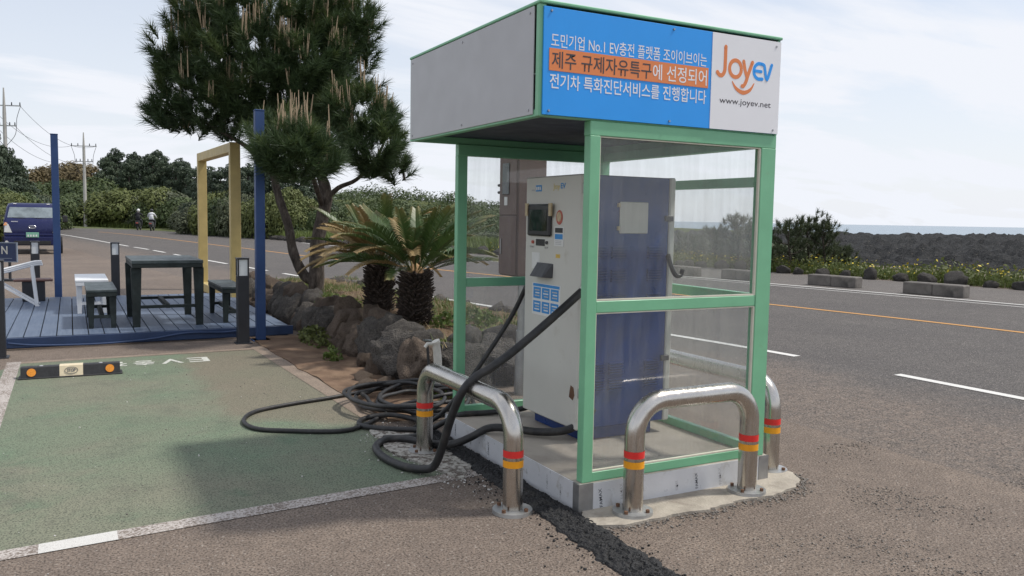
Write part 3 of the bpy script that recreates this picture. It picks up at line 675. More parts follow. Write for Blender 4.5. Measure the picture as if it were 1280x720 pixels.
for r_ in range(2):
    for c_ in range(3):
        ya = 1.205 - c_*.110; zb = .990 - r_*.088; q = cbx('pictogram', (XF-.0022, ya-.095, zb), (XF-.0013, ya, zb+.072), M['sticker_blue'], 0, ins)
        for e in range(3): cbx('pictogram_mark', (XF-.0030, ya-.08, zb+.014+e*.018), (XF-.0023, ya-.018-.01*((e+c_) % 2), zb+.022+e*.018), M['sticker_white'] if (e+r_) % 2 else M['panel_grey'], 0, q)
lb = onf('maker_label', 1.125, 1.20, 1.676, 1.716, M['sticker_blue'], .0015)
for i in range(3): cbx('label_mark', (XF-.0025, 1.135+i*.022, 1.685), (XF-.0016, 1.150+i*.022, 1.706), M['sticker_white'], 0, lb)
onf('label_mark', 1.21, 1.255, 1.680, 1.690, M['ink_faint'], .001)
lg = empty('logo_origin'); bpy.data.objects.remove(lg)
LG = bpy.data.objects.new('front_logo', None); COL.objects.link(LG); LG.parent = CD; LG.location = (XF-.7012, .985-1, 1.685-Z0); LG.rotation_euler = (0, 0, R(-90)); LG.scale = (1, 1, 1)
bpy.data.objects.remove(LG)
lettering('Joy', .044, M['logo_yellow'], CD, (XF-.7003, .985-1, 1.676-Z0), LEFTF, w=.085, bold=.02, name='logo_letter'); lettering('EV', .034, M['sticker_blue'], CD, (XF-.7003, .893-1, 1.688-Z0), LEFTF, w=.058, bold=.03, name='logo_letter')
for z in (1.655, .43):
    cbx('hinge', (.385, .648, z), (.455, .664, z+.062), M['galv'], .003)
MB().add([(XF-.7012, -.255, .27), (XF-.7012, -.30, .255), (XF-.7012, -.318, .29), (XF-.7012, -.305, .335), (XF-.7012, -.272, .345), (XF-.7012, -.262, .31)], [(0, 1, 2, 3, 4, 5)]).build('rust_spot', M['rust'], CD)
# blue side seen through the sheet: access panel, louvres, latches, cable hook
cbx('access_panel', (.655, .652, 1.422), (.866, .664, 1.613), M['door_white'], .004)
for z in (1.44, 1.58): cbx('panel_hinge', (.640, .650, z), (.654, .664, z+.025), M['tape'], 0)
for z in (1.50, .62): cbx('latch', (1.0, .648, z), (1.06, .664, z+.035), M['grey_plastic'], .003)
for cx in (.52, .66, .93):
    for zz in (1.27, 1.13, .98, .56, .46):
        for i in range(5):
            cbx('louvre', (cx-.055, .650, zz+i*.016), (cx+.055, .6648, zz+i*.016+.007), M['body_blue'], 0)
MB().tube(spline([(1.03-.70, .655-1, 1.29-Z0), (1.03-.70, .62-1, 1.22-Z0), (1.05-.70, .60-1, 1.165-Z0), (1.09-.70, .60-1, 1.165-Z0), (1.105-.70, .60-1, 1.20-Z0)], 5), .014, 8).build('cable_hook', M['black_plastic'], C, True)
MB().tube([(.44-.70, .69-1, 1.15-Z0), (.40-.70, .63-1, 1.105-Z0), (.35-.70, .60-1, 1.07-Z0)], [.024, .022, .020], 12).build('cable_sleeve', M['sticker_white'], C, True)

# ------------------------------------------------------------------ hoop bollards
def hoop(name, p0, p1, h, label):
    p0, p1 = Vector((*p0, 0)), Vector((*p1, 0)); d = (p1-p0); sp = d.length; d.normalize(); r = .052; br = .17
    o = empty(name, p0, math.atan2(d.y, d.x), label, 'bollard', 'stainless hoop bollards round the kiosk')
    pts = [(0, 0, .0), (0, 0, .12), (0, 0, .25), (0, 0, h-r-br)]
    zt = h - r
    for i in range(1, 11): a = math.pi/2*i/10; pts.append((br - br*math.cos(a), 0, zt - br + br*math.sin(a)))
    for i in range(1, 6): pts.append((br + (sp-2*br)*i/6, 0, zt))
    for i in range(0, 11): a = math.pi/2*i/10; pts.append((sp - br + br*math.sin(a), 0, zt - br + br*math.cos(a)))
    pts += [(sp, 0, .25), (sp, 0, .12), (sp, 0, 0)]
    MB().tube(pts, r, 28).build('pipe', M['steel'], o, True)
    for x in (0, sp):
        MB().tube([(x, 0, .292), (x, 0, .328)], r+.0012, 28, False).build('red_band', M['band_red'], o, 'full')
        MB().tube([(x, 0, .240), (x, 0, .276)], r+.0012, 28, False).build('orange_band', M['band_orange'], o, 'full')
        fl = MB().tube([(x, 0, .0), (x, 0, .018), (x, 0, .0185)], [.105, .103, .055], 28).build('flange', M['galv'], o, True)
        for k in range(4):
            a = R(30 + 90*k); MB().cyl((x + .082*math.cos(a), .082*math.sin(a), .018), .011, .014, 6).build('bolt', M['rust'], fl)
    return o
hoop('hoop_bollard', (-.31, .17), (-.31, 1.37), .60, 'stainless hoop bollard with the black cable slung over it beside the open side')
b2 = hoop('hoop_bollard', (.22, -.14), (1.0, -.135), .625, 'short stainless hoop bollard standing on the concrete footing below the sign'); b2.location.z = .014
hoop('hoop_bollard', (1.44, .13), (1.44, 1.3), .60, 'stainless hoop bollard on the road side of the kiosk, mostly hidden by its corner post')

# ------------------------------------------------------------------ cables
def cable(name, pts, r, label, step=8, n=10):
    o = MB().tube(spline(pts, step), r, n).build(name, M['cable'], None, 'full'); return tag(o, label, 'cable')
cable('charging_cable', [(.36, .605, 1.08), (.22, .585, .985), (.05, .585, .86), (-.12, .59, .74), (-.24, .60, .665), (-.315, .615, .622), (-.385, .64, .54), (-.425, .70, .38), (-.44, .78, .20), (-.455, .86, .07), (-.50, .93, .035), (-.57, 1.06, .025), (-.61, 1.25, .025), (-.60, 1.46, .025), (-.54, 1.60, .025), (-.44, 1.65, .03), (-.34, 1.58, .035), (-.25, 1.40, .04), (-.17, 1.24, .07), (-.09, 1.14, .13), (.0, 1.08, .19), (.10, 1.00, .20), (.24, .88, .19), (.36, .74, .22), (.44, .66, .30), (.50, .66, .36)], .0245, 'thick black charging cable drooping from the charger over the hoop bollard')
pts = [(.42, 1.38, 1.05), (.36, 1.46, .85), (.22, 1.52, .60), (.06, 1.60, .33), (-.06, 1.75, .12), (-.12, 1.95, .04)]
rng = random.Random(5)
a0 = -2.0
for i in range(7*14):
    a = a0 - i*2*math.pi/14; rr = .36 + .10*math.sin(i*.37) + .05*rng.random(); lay = i/14
    pts.append((.10 + .10*math.sin(lay*1.9) + rr*1.0*math.cos(a), 2.55 + .12*math.cos(lay*2.6) + rr*1.15*math.sin(a), .022 + .014*lay + .012*rng.random() + .02*math.sin(a*2 + lay)**2))
pts += [(-.05, 2.45, .06), (-.27, 2.30, .03), (-.46, 2.12, .02), (-.67, 2.03, .018), (-1.0, 2.19, .018), (-1.18, 2.34, .018), (-1.21, 2.6, .018), (-1.08, 2.85, .018), (-.79, 2.99, .018), (-.40, 3.1, .02), (-.10, 3.19, .03), (.08, 3.26, .03)]
cable('coiled_cable', pts, .016, 'thinner black cable heaped in coils with one loop on the green bay', 5, 8)
cable('feeder_cable', [(.50, 1.40, .22), (.38, 1.45, .19), (.20, 1.52, .175), (.04, 1.56, .17), (-.05, 1.62, .12), (-.13, 1.72, .05), (-.25, 1.84, .03), (-.42, 1.98, .025), (-.50, 2.12, .025), (-.42, 2.26, .03), (-.25, 2.22, .05), (-.12, 2.0, .05), (-.14, 1.76, .045), (-.28, 1.60, .045), (-.46, 1.73, .02)], .019, 'black feeder cable lying across the back corner of the kiosk slab')

# ------------------------------------------------------------------ meter cabinet on a steel pole
Bx = empty('meter_cabinet', (1.13, 2.68, 0), 0, 'brown electrical cabinet on a galvanised pole behind the kiosk', 'meter box')
MB().tube([(0, 0, -.05), (0, 0, 1.6)], .062, 20).build('pole', M['galv'], Bx, True)
MB().tube([(0, 0, 0), (0, 0, .55)], [.082, .070], 20).build('pole_sleeve', M['galv'], Bx, True)
MB().box((-.17, -.16, 1.02), (.10, .16, 2.10), None, .01).build('cabinet', M['box_brown'], Bx)
dr = MB().box((-.182, -.15, 1.03), (-.171, .15, 1.52), None, .003).build('lower_door', M['box_brown'], Bx)
MB().box((-.192, .10, 1.20), (-.183, .112, 1.33), None, .002).build('handle', M['galv'], dr)
du = MB().box((-.182, -.15, 1.53), (-.171, .15, 2.09), None, .003).build('upper_door', M['box_brown'], Bx)
MB().box((-.190, -.03, 1.70), (-.183, .09, 1.96), None, .003).build('meter_window', M['box_window'], du)
MB().box((-.186, .0, 1.61), (-.183, .055, 1.68)).build('paper_tag', M['sticker_white'], du)
for z in (1.72, 1.78): MB().cyl((-.17, .163, z), .012, .03, 8, None, 'y').build('cable_gland', M['grey_plastic'], Bx)

# ------------------------------------------------------------------ planter: lava stones, soil, tap
rock_meshes = {}
def rock_mesh(seed, mat, sub=3, amp=.33):
    k = (seed, mat.name, sub)
    if k in rock_meshes: return rock_meshes[k]
    bm = bmesh.new(); bmesh.ops.create_icosphere(bm, subdivisions=sub, radius=1)
    for v in bm.verts:
        d = v.co.normalized(); q = d*1.1 + Vector((seed*7.3, seed*1.7, 0))
        h = 1 + amp*noise.fractal(q, .9, 2.0, 3) + (.15*noise.fractal(q*3.6, .7, 2.2, 4) if sub >= 3 else .05*noise.noise(q*3))
        v.co = d*h
        for ax_ in (Vector((1, .2, .1)), Vector((-.4, 1, .3)), Vector((.1, -.6, 1)), Vector((-.5, -.7, -.2))):   # broken flat faces
            n_ = ax_.normalized(); e = v.co.dot(n_) - (.74 + .12*math.sin(seed*3.3 + ax_.x*5))
            if e > 0: v.co -= n_*e*.8
    me = bpy.data.meshes.new('stone'); bm.to_mesh(me); bm.free(); me.materials.append(mat)
    me.polygons.foreach_set('use_smooth', [sub >= 3]*len(me.polygons)); rock_meshes[k] = me; return me
wall = empty('lava_stone_wall', (.4, 3, 0), 0, 'low dry wall of rough porous lava stones edging the planter bed', 'stone wall')
rr = random.Random(11)
def stone(x, y, z, s, mat='lava', sub=4, sz=None):
    o = link('stone', rock_mesh(rr.randrange(7), M[mat], sub), wall, (x-.4, y-3, z), (rr.uniform(-.4, .4), rr.uniform(-.4, .4), rr.uniform(0, 6.28)), (s*rr.uniform(.85, 1.15), s*rr.uniform(.8, 1.1), (sz or s)*rr.uniform(.85, 1.1)))
    return o
y = 3.45
while y < 11.6:
    s = rr.uniform(.22, .34) if y < 6.5 else rr.uniform(.20, .29)
    stone(.52 + rr.uniform(-.06, .06), y, s*.48, s, 'lava' if rr.random() < .6 else 'lava_brown', 4 if y < 7 else 3)
    if rr.random() < .85: stone(.62 + rr.uniform(-.06, .06), y + s*.6, .30 + rr.uniform(0, .07), s*.62, 'lava_brown' if rr.random() < .5 else 'lava', 3)
    if rr.random() < .55: stone(.30 + rr.uniform(-.05, .05), y + s*.5, .06, s*.42, 'lava_brown', 3)
    y += s*1.45
x = .78
while x < 2.6:
    s = rr.uniform(.22, .31); stone(x, 3.27 + rr.uniform(-.05, .08), s*.5, s, 'lava' if rr.random() < .6 else 'lava_brown', 4)
    stone(x + .12, 3.36, .32 + rr.uniform(0, .08), s*.62, 'lava', 3); x += s*1.3
y = 3.3
while y < 11.6: s = rr.uniform(.2, .3); stone(2.5 - .10*max(0, y-6) + rr.uniform(-.05, .05), y, s*.5, s, 'lava', 3); y += s*1.6
for x, y, s in ((.05, 3.75, .10), (-.02, 3.35, .13), (.18, 3.5, .09), (.22, 3.1, .17), (.70, 2.95, .14)): stone(x, y, .03, s, 'lava_brown', 3, s*.5)
V = []; nx_, ny_ = 24, 70
def soil_z(x, y, i, j): return .34 + .06*fbm(x*1.1, y*1.1, 4) + .02*fbm(x*6, y*6, 9)
SOIL = {}
for j in range(ny_):
    for i in range(nx_):
        y = 3.3 + 8.3*j/(ny_-1); x1 = 2.5 - .10*max(0, y-6); x = .5 + (x1-.5)*i/(nx_-1)
        e = min(i, nx_-1-i, j, ny_-1-j); V.append((x, y, soil_z(x, y, i, j) if e > 0 else .0))
tag(link('soil_bed', grid_mesh('soil_bed', V, nx_, ny_, M['soil'])), kind='structure')
T = empty('garden_tap', (.47, 3.0, 0), 0, 'white wrapped standpipe tap with a black hose beside the lava stones', 'tap')
MB().tube(spline([(0, 0, 0), (.0, .0, .15), (-.005, .0, .30), (-.02, 0, .42), (-.03, 0, .45)], 5), [.036]*12 + [.034]*4 + [.040]*5, 14).build('wrapped_pipe', M['pvc'], T, True)
MB().tube([(-.03, 0, .43), (-.10, .0, .43), (-.12, 0, .40)], .016, 10).build('spout', M['pvc'], T, True)
MB().bar((-.06, 0, .455), (-.13, .01, .465), .018, .010).build('lever', M['chrome'], T)
MB().tube(spline([(-.10, .0, .41), (-.095, -.02, .25), (-.10, -.03, .08), (-.06, -.04, .02), (.1, -.1, .015), (.3, -.12, .015)], 6), .012, 8).build('hose', M['cable'], T, True)

# ------------------------------------------------------------------ plants
def needles(tufts, n, length, width, rng_):
    """tufts: list of (pos, dir, size); returns V,F arrays of needle triangles"""
    V = []; out_ = []
    for p, d, s in tufts:
        d = Vector(d).normalized(); x = d.orthogonal().normalized(); y = d.cross(x)
        for k in range(n):
            a = rng_.uniform(0, 6.283); e = rng_.uniform(.15, 1.25); L_ = length*s*rng_.uniform(.7, 1.1)
            q = d*math.cos(e) + (x*math.cos(a) + y*math.sin(a))*math.sin(e)
            b = Vector(p) + d*(rng_.uniform(-.45, .55)*length*s)
            w = q.cross(Vector((rng_.uniform(-1, 1), rng_.uniform(-1, 1), rng_.uniform(-1, 1)))).normalized()*width
            V += [b - w, b + w, b + q*L_]
    V = np.array([tuple(v) for v in V], np.float32); return V, np.arange(len(V), dtype=np.int32).reshape(-1, 3)
def limb(m, pts, r0, r1, n=9, step=6, wob=.0):
    P = spline(pts, step); k = len(P); m.tube(P, [r0 + (r1-r0)*i/(k-1)*(1) + wob*math.sin(i*1.7) for i in range(k)], n)
def frame(v): return RGT*v[0] + FWD*v[1] + Vector((0, 0, v[2]))     # (right, away, up) offsets as laid out on site
pine = empty('pine_tree', (1.06, 9.27, .30), 0, 'bushy black pine with pale upright candles growing from the planter bed', 'tree')
m = MB()
main = [(0, 0, -.1), (.02, 0, .35), (.03, 0, .75), (.10, .03, 1.15), (.16, .05, 1.5), (.06, .05, 1.85), (-.15, .0, 2.25), (-.3, 0, 2.75), (-.35, 0, 3.4), (-.2, 0, 3.9)]
limb(m, [frame(p) for p in main], .125, .045, 12, 6, .004)
left = [(-.02, 0, .18), (-.18, 0, .28), (-.34, 0, .62), (-.42, 0, 1.05), (-.56, .02, 1.45), (-.66, .03, 1.85), (-.75, .0, 2.3), (-1.0, 0, 2.7), (-1.3, 0, 3.1)]
limb(m, [frame(p) for p in left], .085, .035, 10, 6, .003)
for br_ in ([(.12, .04, 1.4), (.35, 0, 1.62), (.65, -.1, 1.75), (.95, -.15, 2.05), (1.1, -.1, 2.4)], [(.02, .05, 1.9), (.3, .1, 2.3), (.6, .1, 2.9)], [(-.66, .03, 1.8), (-1.0, -.1, 2.2), (-1.5, -.15, 2.5), (-2.0, -.1, 2.8)],
           [(.10, .03, 1.35), (.15, -.8, 1.75), (.3, -1.8, 1.85), (.45, -2.7, 1.8), (.55, -3.1, 1.85)], [(-.3, 0, 2.7), (-.1, .6, 3.2), (0, .9, 3.6)], [(-.72, 0, 2.3), (-.9, .5, 2.9), (-1.2, .7, 3.4)], [(-.35, 0, 3.2), (.2, -.2, 3.6), (.5, -.2, 4.0)], [(-1.2, 0, 3.0), (-1.5, 0, 3.6), (-1.6, 0, 4.1)], [(.9, -.15, 2.0), (1.3, -.2, 2.0), (1.4, -.2, 1.75)]):
    limb(m, [frame(p) for p in br_], .045, .015, 7, 5)
m.build('trunk', M['bark'], pine, 'full')
rp = random.Random(3); tuf = []; tip = []; cand = MB()
clumps = [((-.75, .1, 3.35), (1.35, 1.25, .75), 330), ((-.6, .1, 3.95), (1.25, 1.1, .62), 230), ((-1.85, .0, 2.95), (.58, .6, .62), 110), ((-1.5, .0, 4.15), (.65, .6, .5), 120), ((-1.9, .0, 3.6), (.6, .6, .5), 90), ((.45, .1, 4.1), (.5, .5, .4), 60), ((.72, -.5, 2.65), (.55, .65, .42), 110), ((1.02, -.8, 2.2), (.42, .5, .46), 100), ((.52, -3.05, 1.88), (.44, .50, .30), 120), ((.15, -2.3, 2.15), (.4, .5, .25), 40), ((-1.2, -.1, 2.75), (.8, .8, .42), 110), ((.15, .1, 3.5), (.75, .8, .72), 120), ((.1, 0, 4.25), (.6, .6, .35), 70), ((1.25, -.2, 1.9), (.22, .25, .22), 26), ((.2, .0, 2.35), (.5, .5, .35), 50), ((-.5, -.3, 2.95), (.9, .7, .45), 150), ((-.1, -.5, 3.4), (.6, .5, .5), 90), ((-2.25, 0, 2.75), (.28, .3, .3), 26)]
for c_, r_, cnt in clumps:
    for i in range(cnt):
        d = Vector((rp.gauss(0, 1), rp.gauss(0, 1), rp.gauss(0, 1))).normalized(); rad = rp.uniform(.55, 1.0)**.5*(1 + .22*noise.noise(d*2.2 + Vector(c_)))
        o_ = Vector((d.x*r_[0]*rad, d.y*r_[1]*rad, d.z*r_[2]*rad)); p = frame(Vector(c_) + o_)
        dr_ = frame(Vector((d.x*.8, d.y*.8, d.z*.5 + .75))).normalized()
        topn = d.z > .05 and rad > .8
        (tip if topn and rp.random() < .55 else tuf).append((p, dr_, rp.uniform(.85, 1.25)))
        if topn and rp.random() < .24 or (rad > .8 and rp.random() < .07):
            for k in range(rp.randint(2, 4)):
                h_ = rp.uniform(.16, .44); q = p + Vector((rp.gauss(0, .035), rp.gauss(0, .035), .05)); e = q + Vector((rp.gauss(0, .025), rp.gauss(0, .025), h_))
                cand.tube([q, q.lerp(e, .5), e], [.011, .010, .005], 4, False)
for cx_, cz_, hh in ((-1.72, 4.25, .75), (-1.15, 4.4, .7), (-.55, 4.5, .7), (.0, 4.5, .6), (.42, 4.3, .75), (.72, 3.75, .45), (-2.05, 3.75, .35), (-1.45, 4.5, .5), (-.2, 4.6, .6), (.25, 4.4, .6)):   # long leading shoots
    yy_ = rp.uniform(-.4, .5); lean = rp.uniform(-.05, .05)
    for k in range(11): tip.append((frame((cx_ + lean*k/11, yy_, cz_ - .25 + hh*k/11)), frame((rp.gauss(0, .2), rp.gauss(0, .2), 1)), .72))
    for k in range(4): q = frame((cx_ + lean + rp.gauss(0, .03), yy_ + rp.gauss(0, .03), cz_ - .25 + hh)); cand.tube([q, q + Vector((rp.gauss(0, .02), rp.gauss(0, .02), rp.uniform(.2, .45)))], [.011, .006], 4, False)
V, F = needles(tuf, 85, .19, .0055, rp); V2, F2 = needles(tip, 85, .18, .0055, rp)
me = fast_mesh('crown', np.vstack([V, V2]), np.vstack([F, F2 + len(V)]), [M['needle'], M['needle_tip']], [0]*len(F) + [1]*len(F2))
tag(link('crown', me, pine), kind='stuff')
tag(cand.build('candles', M['candle'], pine), kind='stuff')

def frond_mesh(name, length, mat, droop, leaf, nseg=52):
    V = []; F = []; tipv = []; rg = random.Random(hash(name) % 999)
    P = [Vector((0, length*(t - .10*t*t), length*(.62*t - droop*t*t))) for t in [i/nseg for i in range(nseg+1)]]
    for i in range(nseg):
        a, b = P[i], P[i+1]; w = .007*(1 - .8*i/nseg); n = len(V)
        V += [a + Vector((-w, 0, 0)), a + Vector((w, 0, 0)), b + Vector((w, 0, 0)), b + Vector((-w, 0, 0))]; F.append((n, n+1, n+2, n+3)); tipv += [.12]*4
        t = i/nseg
        if t < .13: continue
        tan = (b-a).normalized(); up = Vector((1, 0, 0)).cross(tan); L_ = leaf*min(1, (t-.10)*5)*(1 - .55*max(0, t-.55)/.45)
        for s_ in (-1, 1):
            d = (Vector((s_*.80, 0, 0)) + tan*.62 + up*.30 + Vector((rg.gauss(0, .05), rg.gauss(0, .05), rg.gauss(0, .05)))).normalized(); wv = tan*.0085
            e = a + d*L_ + Vector((0, 0, -.012)); md = a + d*L_*.55 + Vector((0, 0, .008)); n = len(V)
            V += [a - wv, a + wv, md + wv, md - wv, e]; F += [(n, n+1, n+2, n+3)]; F.append((n+3, n+2, n+4, n+4)); tt = min(1, max(0, (t-.72)*2.6))
            tipv += [tt*.25, tt*.25, tt*.6, tt*.6, min(1, tt*1.2 + .04)]
    me = bpy.data.meshes.new(name); me.from_pydata([tuple(v) for v in V], [], [f if f[2] != f[3] else f[:3] for f in F]); me.materials.append(mat)
    at = me.attributes.new('tip', 'FLOAT', 'POINT'); at.data.foreach_set('value', np.array(tipv, np.float32)); me.update(); return me
FR = [frond_mesh('frond', l_, M['frond'], d_, lf) for l_, d_, lf in ((1.05, .38, .17), (.95, .50, .16), (1.1, .28, .17), (.8, .12, .15))]
FD = [frond_mesh('frond', l_, M['frond_dry'], d_, lf) for l_, d_, lf in ((1.0, .55, .15), (.9, .35, .15))]
def cycad(loc, label, r_, h_, n, dry, seed, spread=1.0):
    o = empty('cycad', loc, 0, label, 'cycad'); q = random.Random(seed); m = MB()
    zs = [i/14 for i in range(15)]; m.tube([(0, 0, -.08 + (h_+.08)*t) for t in zs], [r_*(.86 + .16*math.sin(t*3.0)) for t in zs], 20)
    for i in range(520):                              # persistent leaf bases
        t = (i % 30)/30; a = i*2.39996 + q.uniform(-.22, .22); z = h_*(.02 + .96*i/520) + q.uniform(-.02, .02); rr_ = r_*(.86 + .16*math.sin(z/h_*3.0)); d = Vector((math.cos(a), math.sin(a), .55)).normalized(); p = Vector((math.cos(a)*rr_*.93, math.sin(a)*rr_*.93, z))
        m.bar(p, p + d*q.uniform(.05, .11), .045, .026, (0, 0, 1), 0, .35)
    m.build('trunk', M['cycad_trunk'], o)
    MB().tube([(0, 0, h_-.02), (0, 0, h_+.05), (0, 0, h_+.10)], [r_*.75, r_*.6, .02], 16).build('heart', M['cycad_heart'], o, True)
    for i in range(n):
        a = i*2.39996 + q.uniform(-.2, .2); t = i/n; el = .80*(1-t)**.9 + .13 + q.uniform(-.10, .12)
        isdry = q.random() < dry*(1.6 if t > .6 else .5)
        me = q.choice(FD) if isdry else (FR[3] if t < .12 else q.choice(FR[:3]))
        f = link('frond', me, o, (math.cos(a+math.pi/2)*r_*.55, math.sin(a+math.pi/2)*r_*.55, h_ + .04 - .05*t), (el - .38, q.uniform(-.25, .25), a), (q.uniform(.85, 1.05)*spread,)*3)
    return o
cycad((1.00, 4.90, .30), 'stout cycad with arching green fronds nearest the kiosk', .135, .60, 46, .10, 2, 1.0)
cycad((1.02, 6.15, .30), 'cycad with many dry tan fronds standing between the other cycad and the pine', .125, .62, 46, .62, 4, 1.0)

# loose ground cover, weeds, grass
def blades(spots, rng_, hmin, hmax, w, lean=.35):
    V = []; F = []
    for p in spots:
        h = rng_.uniform(hmin, hmax); a = rng_.uniform(0, 6.283); d = Vector((math.cos(a), math.sin(a), 0)); s = Vector((-d.y, d.x, 0))*w; t = d*h*rng_.uniform(.05, lean*2); n = len(V)
        V += [p - s, p + s, p + t + Vector((0, 0, h))]; F.append((n, n+1, n+2))
    return np.array([tuple(v) for v in V], np.float32), np.array(F, np.int32)
def leaves(spots, rng_, size, flat=.5):
    V = []; F = []
    for p in spots:
        s = size*rng_.uniform(.6, 1.3); nrm = Vector((rng_.gauss(0, 1), rng_.gauss(0, 1), rng_.gauss(0, 1) + flat)).normalized(); x = nrm.orthogonal().normalized(); q = Matrix.Rotation(rng_.uniform(0, 6.28), 3, nrm); x = q @ x; y = nrm.cross(x); n = len(V)
        V += [p - x*s, p + y*s*.55, p + x*s, p - y*s*.55]; F.append((n, n+1, n+2, n+3))
    return np.array([tuple(v) for v in V], np.float32), np.array(F, np.int32)
rw = random.Random(8)
sp = []
for i in range(9000):
    x, y = rw.uniform(.6, 2.3), rw.uniform(3.2, 11.4)
    if noise.noise(Vector((x*1.3, y*1.0, 5))) > -.05: sp.append(Vector((x, y, soil_z(x, y, 0, 0) - .01)))
V, F = blades(sp, rw, .03, .11, .006, .6); tag(link('bed_grass', fast_mesh('bed_grass', V, F, [M['weed']])), 'low green weeds and grass growing over the planter soil', 'weeds', kind='stuff')
sp = [Vector((x, y, soil_z(x, y, 0, 0))) for x, y in ((rw.uniform(.55, 2.3), rw.uniform(3.1, 11.3)) for _ in range(3800))]
V, F = blades(sp, rw, .02, .08, .004, 1.2); tag(link('dry_litter', fast_mesh('dry_litter', V, F, [M['dry']])), 'dry tan leaf litter on the planter soil', 'litter', kind='stuff')
def weed(loc, rx, ry, h, n, label, size=.03, mat='weed'):
    o = empty('weed_clump', loc, 0, label, 'weed'); s = []
    for i in range(n):
        a, r_ = rw.uniform(0, 6.28), rw.random()**.5
        if noise.noise(Vector((rx*r_*math.cos(a)*9, ry*r_*math.sin(a)*9, n))) < -.08: continue
        z = h*rw.random()*(1 - .6*r_*r_); s.append(Vector((rx*r_*math.cos(a), ry*r_*math.sin(a), z)))
    V, F = leaves(s, rw, size, .9); tag(link('foliage', fast_mesh('foliage', V, F, [M[mat]]), o), kind='stuff'); return o
weed((1.45, 4.55, .30), .42, .32, .26, 1500, 'leafy green weed clump right beside the stout cycad trunk')
weed((1.2, 3.45, .32), .55, .22, .14, 900, 'low green weeds along the stones behind the kiosk')
weed((.24, 6.1, 0), .16, .55, .22, 1100, 'green creeper hanging over the stones by the deck corner', .03, 'bush_light')
weed((.10, 4.95, 0), .10, .18, .16, 350, 'small weed tuft at the foot of the lava wall')
weed((.85, 7.6, .33), .30, .8, .10, 1300, 'bright low weeds in the bed below the pine')
weed((.45, 2.75, 0), .25, .12, .07, 220, 'small straggly weed in the stones by the tap', .018)

# ------------------------------------------------------------------ deck with furniture
DZ = .13
D = empty('timber_deck', (-1.4, 9.1, 0), 0, 'low blue painted timber deck of long planks', 'deck')
def dbx(name, a, b, mat, bev=.003, parent=D, o=(-1.4, 9.1, 0)):
    return MB().box([p-q for p, q in zip(a, o)], [p-q for p, q in zip(b, o)], None, bev).build(name, mat, parent)
npl = 25; x0, x1 = -3.87, .10; pw = (x1-x0)/npl
for i in range(npl):
    xa = x0 + i*pw; ya = 6.86 + (x0*0 + .07*(i/npl)); dbx('plank', (xa+.005, ya, DZ-.028), (xa+pw-.005, 11.55, DZ - .001*rr.random()), M['plank'], .003)
dbx('fascia', (-3.87, 6.865+.07, -.02), (.10, 6.90+.07, DZ-.029), M['blue_paint'], .003).rotation_euler = (0, 0, R(0))
dbx('fascia', (.07, 6.98, -.02), (.10, 11.5, DZ-.029), M['blue_paint']); dbx('fascia', (-3.87, 6.98, -.02), (-3.84, 11.5, DZ-.029), M['blue_paint']); dbx('fascia', (-3.87, 11.5, -.02), (.10, 11.53, DZ-.029), M['blue_paint'])
dbx('front_board', (-3.88, 6.83, .02), (.11, 6.857, DZ-.004), M['blue_paint'], .003).rotation_euler = (0, 0, R(.9))
cc = MB().tube(spline([(-2.9, 6.78, .08), (-2.6, 6.76, .045), (-2.0, 6.77, .03), (-1.5, 6.80, .05), (-1.1, 6.81, .10), (-.7, 6.83, .085), (-.45, 6.83, .10)], 8), .012, 8).build('deck_cable', M['blue_paint'], None, 'full')
tag(cc, 'thin blue conduit sagging along the front board of the deck', 'conduit')
def blue_pole(x, y, label):
    o = empty('blue_pole', (x, y, 0), 0, label, 'pole', 'blue square poles at the deck'); MB().box((-.052, -.052, -.02), (.052, .052, 2.70), None, .004).build('shaft', M['pole_blue'], o); MB().box((-.055, -.055, 2.701), (.055, .055, 2.715), None, .003).build('cap', M['pole_blue'], o)
    MB().box((-.10, -.10, 0), (.10, .10, .012)).build('foot_plate', M['pole_blue'], o)
blue_pole(-.30, 6.60, 'tall blue square pole beside the charcoal lamp post at the planter end of the deck'); blue_pole(-2.47, 11.7, 'tall blue square pole at the back of the deck near the parked truck')
YF = empty('yellow_frame', (.10, 12.0, 0), 0, 'mustard yellow picture frame of square timber standing behind the deck', 'frame')
dyf = [(.12, 10.75), (.02, 13.8)]
for x, y in dyf: MB().box((x-.10-.08, y-12-.08, -.02), (x-.10+.08, y-12+.08, 2.66), None, .005).build('post', M['yellow_paint'], YF)
MB().bar((.02, -1.17, 2.58), (-.08, 1.72, 2.58), .155, .155, (0, 0, 1), .005).build('top_bar', M['yellow_paint'], YF); MB().bar((.02, -1.17, .08), (-.08, 1.72, .08), .155, .155, (0, 0, 1), .005).build('bottom_bar', M['yellow_paint'], YF)
def lamp(x, y, label):
    o = empty('lamp_post', (x, y, 0), 0, label, 'lamp post', 'short charcoal lamp posts round the deck'); h = .99; w = .064
    MB().box((-w, -w, -.02), (w, w, h-.20), None, .004).build('post', M['charcoal'], o)
    MB().box((-w+.012, -w+.012, h-.199), (w-.012, w-.012, h-.012)).build('light_panel', M['lamp_white'], o)
    for sx in (-1, 1):
        for sy in (-1, 1): MB().box((sx*w - (.016 if sx > 0 else 0), sy*w - (.016 if sy > 0 else 0), h-.1995), (sx*w + (.016 if sx < 0 else 0), sy*w + (.016 if sy < 0 else 0), h-.0125)).build('corner_bar', M['charcoal'], o)
    MB().box((-w-.004, -w-.004, h-.012), (w+.004, w+.004, h+.006), None, .003).build('cap', M['charcoal'], o); MB().box((-.09, -.09, 0), (.09, .09, .01)).build('base_plate', M['charcoal'], o)
